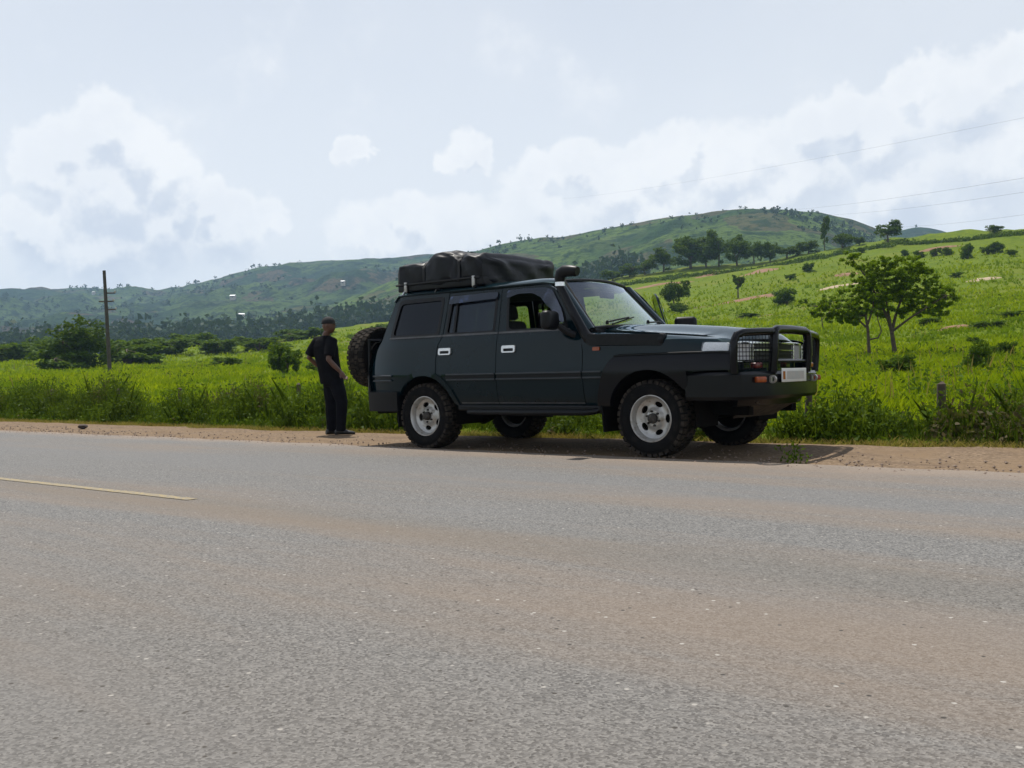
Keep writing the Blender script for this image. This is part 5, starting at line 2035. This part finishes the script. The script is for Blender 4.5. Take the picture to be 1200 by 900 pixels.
# loose pebbles
mb = MB()
prng = random.Random(4)
for _ in range(1500):
    x = prng.uniform(-20, 6)
    y = -.25 + abs(prng.gauss(0, .8)) % 2.3
    r_ = prng.uniform(.006, .02)
    vs = [(x + r_ * a * prng.uniform(.7, 1.2), y + r_ * c * prng.uniform(.7, 1.2), .0 + .015 * y / 2 + r_ * e * .7) for a, c, e in ((1, 0, 0), (-1, 0, 0), (0, 1, 0), (0, -1, 0), (0, 0, 1), (0, 0, -1))]
    mb.add(vs, [(0, 2, 4), (2, 1, 4), (1, 3, 4), (3, 0, 4), (2, 0, 5), (1, 2, 5), (3, 1, 5), (0, 3, 5)])
tag(mb.build('pebbles', 'stone', smooth=False), 'loose pebbles strewn over the gravel shoulder', 'pebbles', kind='stuff')

# weed sprout in the gravel before the bull bar
c = np.array([1.35, .22, -.012])
q = c + np.abs(rng.normal(size=(90, 3))) * np.array([1, 1, 1]) * np.array([.07, .05, .09]) * np.sign(rng.normal(size=(90, 3)) * np.array([1, 1, 0]) + np.array([0, 0, 1]))
root = empty('weed_sprout', tuple(c))
v, f = leaves(q - c, .05, rng, .4, .6)
fastmesh('leaves', v, f, 'leaf_weed', root)
MB().tube([(0, 0, -.02), (.01, 0, .10), (.0, .01, .20)], .004, 5).build('stem', 'leaf_weed', root)
tag(root, 'small green weed sprouting from the gravel before the bull bar', 'weed')
# dark clod on the shoulder
p = CAM + ray(97, 502.5) * (-(CAM[2] - .0) / ray(97, 502.5)[2])
MB().ico((0, 0, 0), .09, 2, (1.3, .8, .5), .22, random.Random(8)).build('clod', 'dark_stone')
o = bpy.context.scene.objects['clod']
o.location = (p[0], p[1], .035)
tag(o, 'dark clod of earth lying on the gravel shoulder', 'clod')

# fence posts
for i, (px, topy, Yf, lb) in enumerate(((1102, 449, 3.45, 'thick weathered fence post standing right of the bull bar'), (947, 452, 3.45, 'fence post half hidden behind the bumper corner'),
                                        (350, 450, 3.2, 'weathered fence post just left of the man'), (211, 455, 3.2, 'grey fence post sunk in tall grass under the left meadow'),
                                        (139, 456, 3.2, 'grey fence post in the tall grass below the power pole'), (60, 457, 3.2, 'short grey fence post low in the weeds at the far end'))):
    v = ray(px, topy)
    k = (Yf - CAM[1]) / v[1]
    X, zt = CAM[0] + v[0] * k, CAM[2] + v[2] * k
    zb = float(terrain(X, Yf)) - .15
    r_ = .05 if i == 0 else .042
    H_ = zt - zb
    mb = MB()
    prng = random.Random(i)
    mb.tube([(0, 0, 0), (prng.uniform(-.01, .01), 0, H_ * .5), (prng.uniform(-.02, .02), prng.uniform(-.02, .02), H_ - .01), (0, 0, H_)], [r_ * 1.1, r_, r_ * .95, r_ * .6], 9)
    o = mb.build('fence_post', 'old_wood')
    o.location = (X, Yf, zb)
    tag(o, lb, 'fence post', 'old wooden fence posts along the verge')

# ------------------------------------------------------------------ the man behind the car
v = ray(394, 508.5)
k = -(CAM[2] - .02) / v[2]
PB = CAM + v * k
AX = np.array([_r0[0], _r0[1], 0])
BX = np.array([-math.sin(YAW), math.cos(YAW), 0])
PS = float(np.hypot(*(PB - CAM)[:2])) / FPX * 136 / 1.68       # size by the pixel height of the figure


def pm(a, d_, z):
    return (AX * a + BX * d_ + np.array([0, 0, z])) * PS


def fuse(mb, name, mat, parent, vox=.012, it=3):
    o = mb.build(name, mat, parent)
    md = o.modifiers.new('remesh', 'REMESH')
    md.mode = 'VOXEL'
    md.voxel_size = vox
    md.use_smooth_shade = True
    sm = o.modifiers.new('smooth', 'SMOOTH')
    sm.iterations = it
    sm.factor = .5
    return o


def limb(mb, pts, rads, seg=10):
    mb.tube([pm(*q) for q in pts], [r_ * PS for r_ in rads], seg)


def loft(mb, secs, seg=18):
    """secs: (a, d, z, half width, half depth, facing angle)"""
    vs = []
    for a, d_, z, hw, hd, an in secs:
        for j in range(seg):
            th = 2 * math.pi * j / seg
            x, y = hw * math.cos(th), hd * math.sin(th)
            vs.append(pm(a + x * math.cos(an) - y * math.sin(an), d_ + x * math.sin(an) + y * math.cos(an), z))
    n = len(secs)
    fs = [(i * seg + j, i * seg + (j + 1) % seg, (i + 1) * seg + (j + 1) % seg, (i + 1) * seg + j) for i in range(n - 1) for j in range(seg)]
    fs += [tuple(range(seg))[::-1], tuple((n - 1) * seg + j for j in range(seg))]
    mb.add(vs, fs)


man = empty('person', tuple(PB))
tag(man, 'man in black shirt, trousers and cap standing behind the spare wheel', 'person')
FA_ = R(-30)       # shoulders turned away from the camera
RS, LS = (-.015, -.09, 1.325), (-.245, .07, 1.325)
body = MB()
loft(body, [(-.03, 0, .80, .14, .10, FA_), (-.07, 0, 1.0, .135, .095, FA_), (-.11, 0, 1.2, .16, .10, FA_), (-.12, 0, 1.34, .13, .07, FA_), (-.115, 0, 1.40, .055, .055, FA_), (-.095, -.01, 1.46, .052, .055, FA_)])
HC = np.array((-.070, -.015, 1.545))
hd_ = MB()
hd_.ico((0, 0, 0), 1, 3)
# head: skull, jaw, brow, nose and lips in profile towards the car (+a)
hv = []
for q in hd_.v:
    x, y, z = q
    sx, sy, sz_ = .092, .074, .113
    jaw = max(0, -z)
    x2 = x * sx * (1 - .18 * jaw) + .018 * jaw * (1 if x > 0 else -.3)
    if x > .2:
        x2 += .026 * math.exp(-((z + .12) / .16) ** 2 - (y / .2) ** 2)          # nose
        x2 += .010 * math.exp(-((z + .48) / .10) ** 2 - (y / .4) ** 2)          # lips
        x2 += .012 * math.exp(-((z + .85) / .16) ** 2 - (y / .4) ** 2)          # chin
        x2 -= .008 * math.exp(-((z - .08) / .10) ** 2 - ((abs(y) - .42) / .2) ** 2)   # eye sockets
    y2 = y * sy * (1 - .22 * jaw)
    hv.append(pm(HC[0] + x2, HC[1] + y2, HC[2] + z * sz_))
body.add(hv, hd_.f)
for s in (-1, 1):
    e = MB().ico((0, 0, 0), 1, 1, (.022, .010, .032))
    body.add([pm(HC[0] - .012 + q[0], HC[1] + s * .074 + q[1], HC[2] - .005 + q[2]) for q in e.v], e.f)
# right arm hangs forward towards the wheel, left hand on the hip
RE, RW = (-.045, -.21, 1.06), (.115, -.20, .885)
LE, LW = (-.385, .10, 1.10), (-.20, .20, .93)
limb(body, [RS, (-.035, -.165, 1.19), RE, (.035, -.208, .965), RW], [.050, .046, .039, .037, .026])
limb(body, [LS, (-.33, .09, 1.21), LE, (-.30, .16, 1.01), LW], [.050, .046, .039, .037, .026])
for (wr, dirv, spread) in ((RW, np.array((.55, .0, -.83)), np.array((.5, .75, .35))), (LW, np.array((.85, .25, -.46)), np.array((.2, .3, .9)))):
    w0 = np.array(wr)
    dirv = dirv / np.linalg.norm(dirv)
    spread = spread - dirv * (spread @ dirv)
    spread /= np.linalg.norm(spread)
    nrm = np.cross(dirv, spread)
    pc = w0 + dirv * .045
    limb(body, [w0, pc, w0 + dirv * .085], [.026, .034, .030])
    for k_, (off, ln) in enumerate(((-.030, .062), (-.010, .074), (.010, .070), (.029, .055))):
        b0 = w0 + dirv * .075 + spread * off
        b1 = b0 + dirv * ln * .5 + nrm * .008
        b2_ = b1 + dirv * ln * .5 + nrm * .022
        limb(body, [b0, b1, b2_], [.0105, .0098, .008], 6)
    th0 = w0 + dirv * .03 - spread * .028
    limb(body, [th0, th0 + dirv * .03 - spread * .028, th0 + dirv * .058 - spread * .034], [.014, .011, .009], 6)
RH, LH = (.025, -.06, .80), (-.085, .07, .80)
RK, LK = (.105, -.10, .455), (-.075, .06, .45)
RF, LF = (.085, -.10, .085), (-.075, .05, .085)
limb(body, [RH, RK, RF], [.075, .055, .040])
limb(body, [LH, LK, LF], [.075, .055, .040])
fuse(body, 'body', 'skin', man, .0085, 1)
# shirt with short sleeves
sh = MB()
loft(sh, [(-.040, 0, .715, .185, .140, FA_), (-.050, 0, .80, .188, .142, FA_), (-.080, 0, .95, .184, .136, FA_), (-.110, 0, 1.10, .198, .136, FA_), (-.125, 0, 1.24, .208, .130, FA_), (-.130, 0, 1.33, .185, .102, FA_),
          (-.122, 0, 1.385, .085, .075, FA_), (-.115, 0, 1.405, .066, .066, FA_)])
limb(sh, [(-.05, -.07, 1.325), RS, (-.033, -.155, 1.20), (-.043, -.195, 1.10)], [.080, .084, .078, .076])
limb(sh, [(-.20, .05, 1.325), LS, (-.325, .088, 1.215), (-.372, .098, 1.13)], [.080, .084, .078, .076])
fuse(sh, 'shirt', 'shirt_black', man, .011, 3)
tr = MB()
loft(tr, [(-.03, 0, .68, .150, .110, FA_), (-.033, 0, .76, .160, .118, FA_), (-.045, 0, .86, .150, .112, FA_)])
limb(tr, [(.02, -.06, .78), (.035, -.065, .70), (.075, -.085, .58), (.108, -.10, .46), (.098, -.10, .30), (.086, -.10, .12), (.085, -.10, .045)], [.098, .106, .100, .086, .079, .072, .074])
limb(tr, [(-.08, .06, .78), (-.08, .065, .70), (-.078, .062, .58), (-.075, .06, .46), (-.075, .055, .30), (-.075, .05, .12), (-.075, .05, .045)], [.098, .106, .100, .086, .079, .072, .074])
fuse(tr, 'trousers', 'trouser_black', man, .011, 3)
for (fx, dr_) in ((RF, np.array((.96, .10))), (LF, np.array((.80, .55)))):
    dr_ = dr_ / np.linalg.norm(dr_)
    shoe = MB()
    for t, wd_, ht in ((-.06, .032, .05), (-.03, .040, .075), (.02, .042, .075), (.08, .044, .055), (.14, .044, .045), (.18, .034, .035), (.20, .018, .025)):
        pass
    secs = ((-.085, .026, .055), (-.06, .038, .085), (.0, .042, .090), (.06, .044, .070), (.12, .048, .052), (.17, .042, .042), (.20, .022, .030))
    vs = []
    seg = 12
    for t, wd_, ht in secs:
        for j in range(seg):
            th = 2 * math.pi * j / seg
            sid = wd_ * math.cos(th)
            zz = max(.0, ht * .5 + ht * .5 * math.sin(th) * 1.15)
            vs.append(pm(fx[0] + dr_[0] * t - dr_[1] * sid, fx[1] + dr_[1] * t + dr_[0] * sid, zz - .005))
    fs = [(i * seg + j, i * seg + (j + 1) % seg, (i + 1) * seg + (j + 1) % seg, (i + 1) * seg + j) for i in range(len(secs) - 1) for j in range(seg)]
    fs += [tuple(range(seg))[::-1], tuple((len(secs) - 1) * seg + j for j in range(seg))]
    shoe.add(vs, fs).build('shoe', 'shoe_black', man, angle=60)
# cap
cp = MB()
dome = MB().ico((0, 0, 0), 1, 3)
cp.add([pm(HC[0] - .004 + q[0] * .100, HC[1] + q[1] * .084, HC[2] + .030 + max(q[2], -.06) * .100) for q in dome.v], dome.f)
br = []
for i in range(13):
    th = -math.pi / 2 + math.pi * i / 12
    for r_ in (0, 1):
        br.append(pm(HC[0] + .045 + (.050 + r_ * .085) * math.cos(th), HC[1] + .076 * math.sin(th), HC[2] + .034 - .014 * r_ * math.cos(th)))
cp.add(br, [(2 * i, 2 * i + 1, 2 * i + 3, 2 * i + 2) for i in range(12)])
cp.build('cap', 'cap_black', man, angle=60)

# ------------------------------------------------------------------ the air
hz = MB().box(-3600, 1500, -2500, 4200, -40, 260).build('haze', None, smooth=False)
hm = bpy.data.materials.new('haze')
hm.use_nodes = True
hm.node_tree.nodes.remove(hm.node_tree.nodes['Principled BSDF'])
pv = hm.node_tree.nodes.new('ShaderNodeVolumePrincipled')
pv.inputs['Color'].default_value = (.48, .70, 1.0, 1)
pv.inputs['Density'].default_value = .00018
pv.inputs['Anisotropy'].default_value = .2
hm.node_tree.links.new(pv.outputs[0], hm.node_tree.nodes['Material Output'].inputs['Volume'])
hz.data.materials.append(hm)
tag(hz, 'thin bluish haze hanging over the valley', 'haze', kind='stuff')
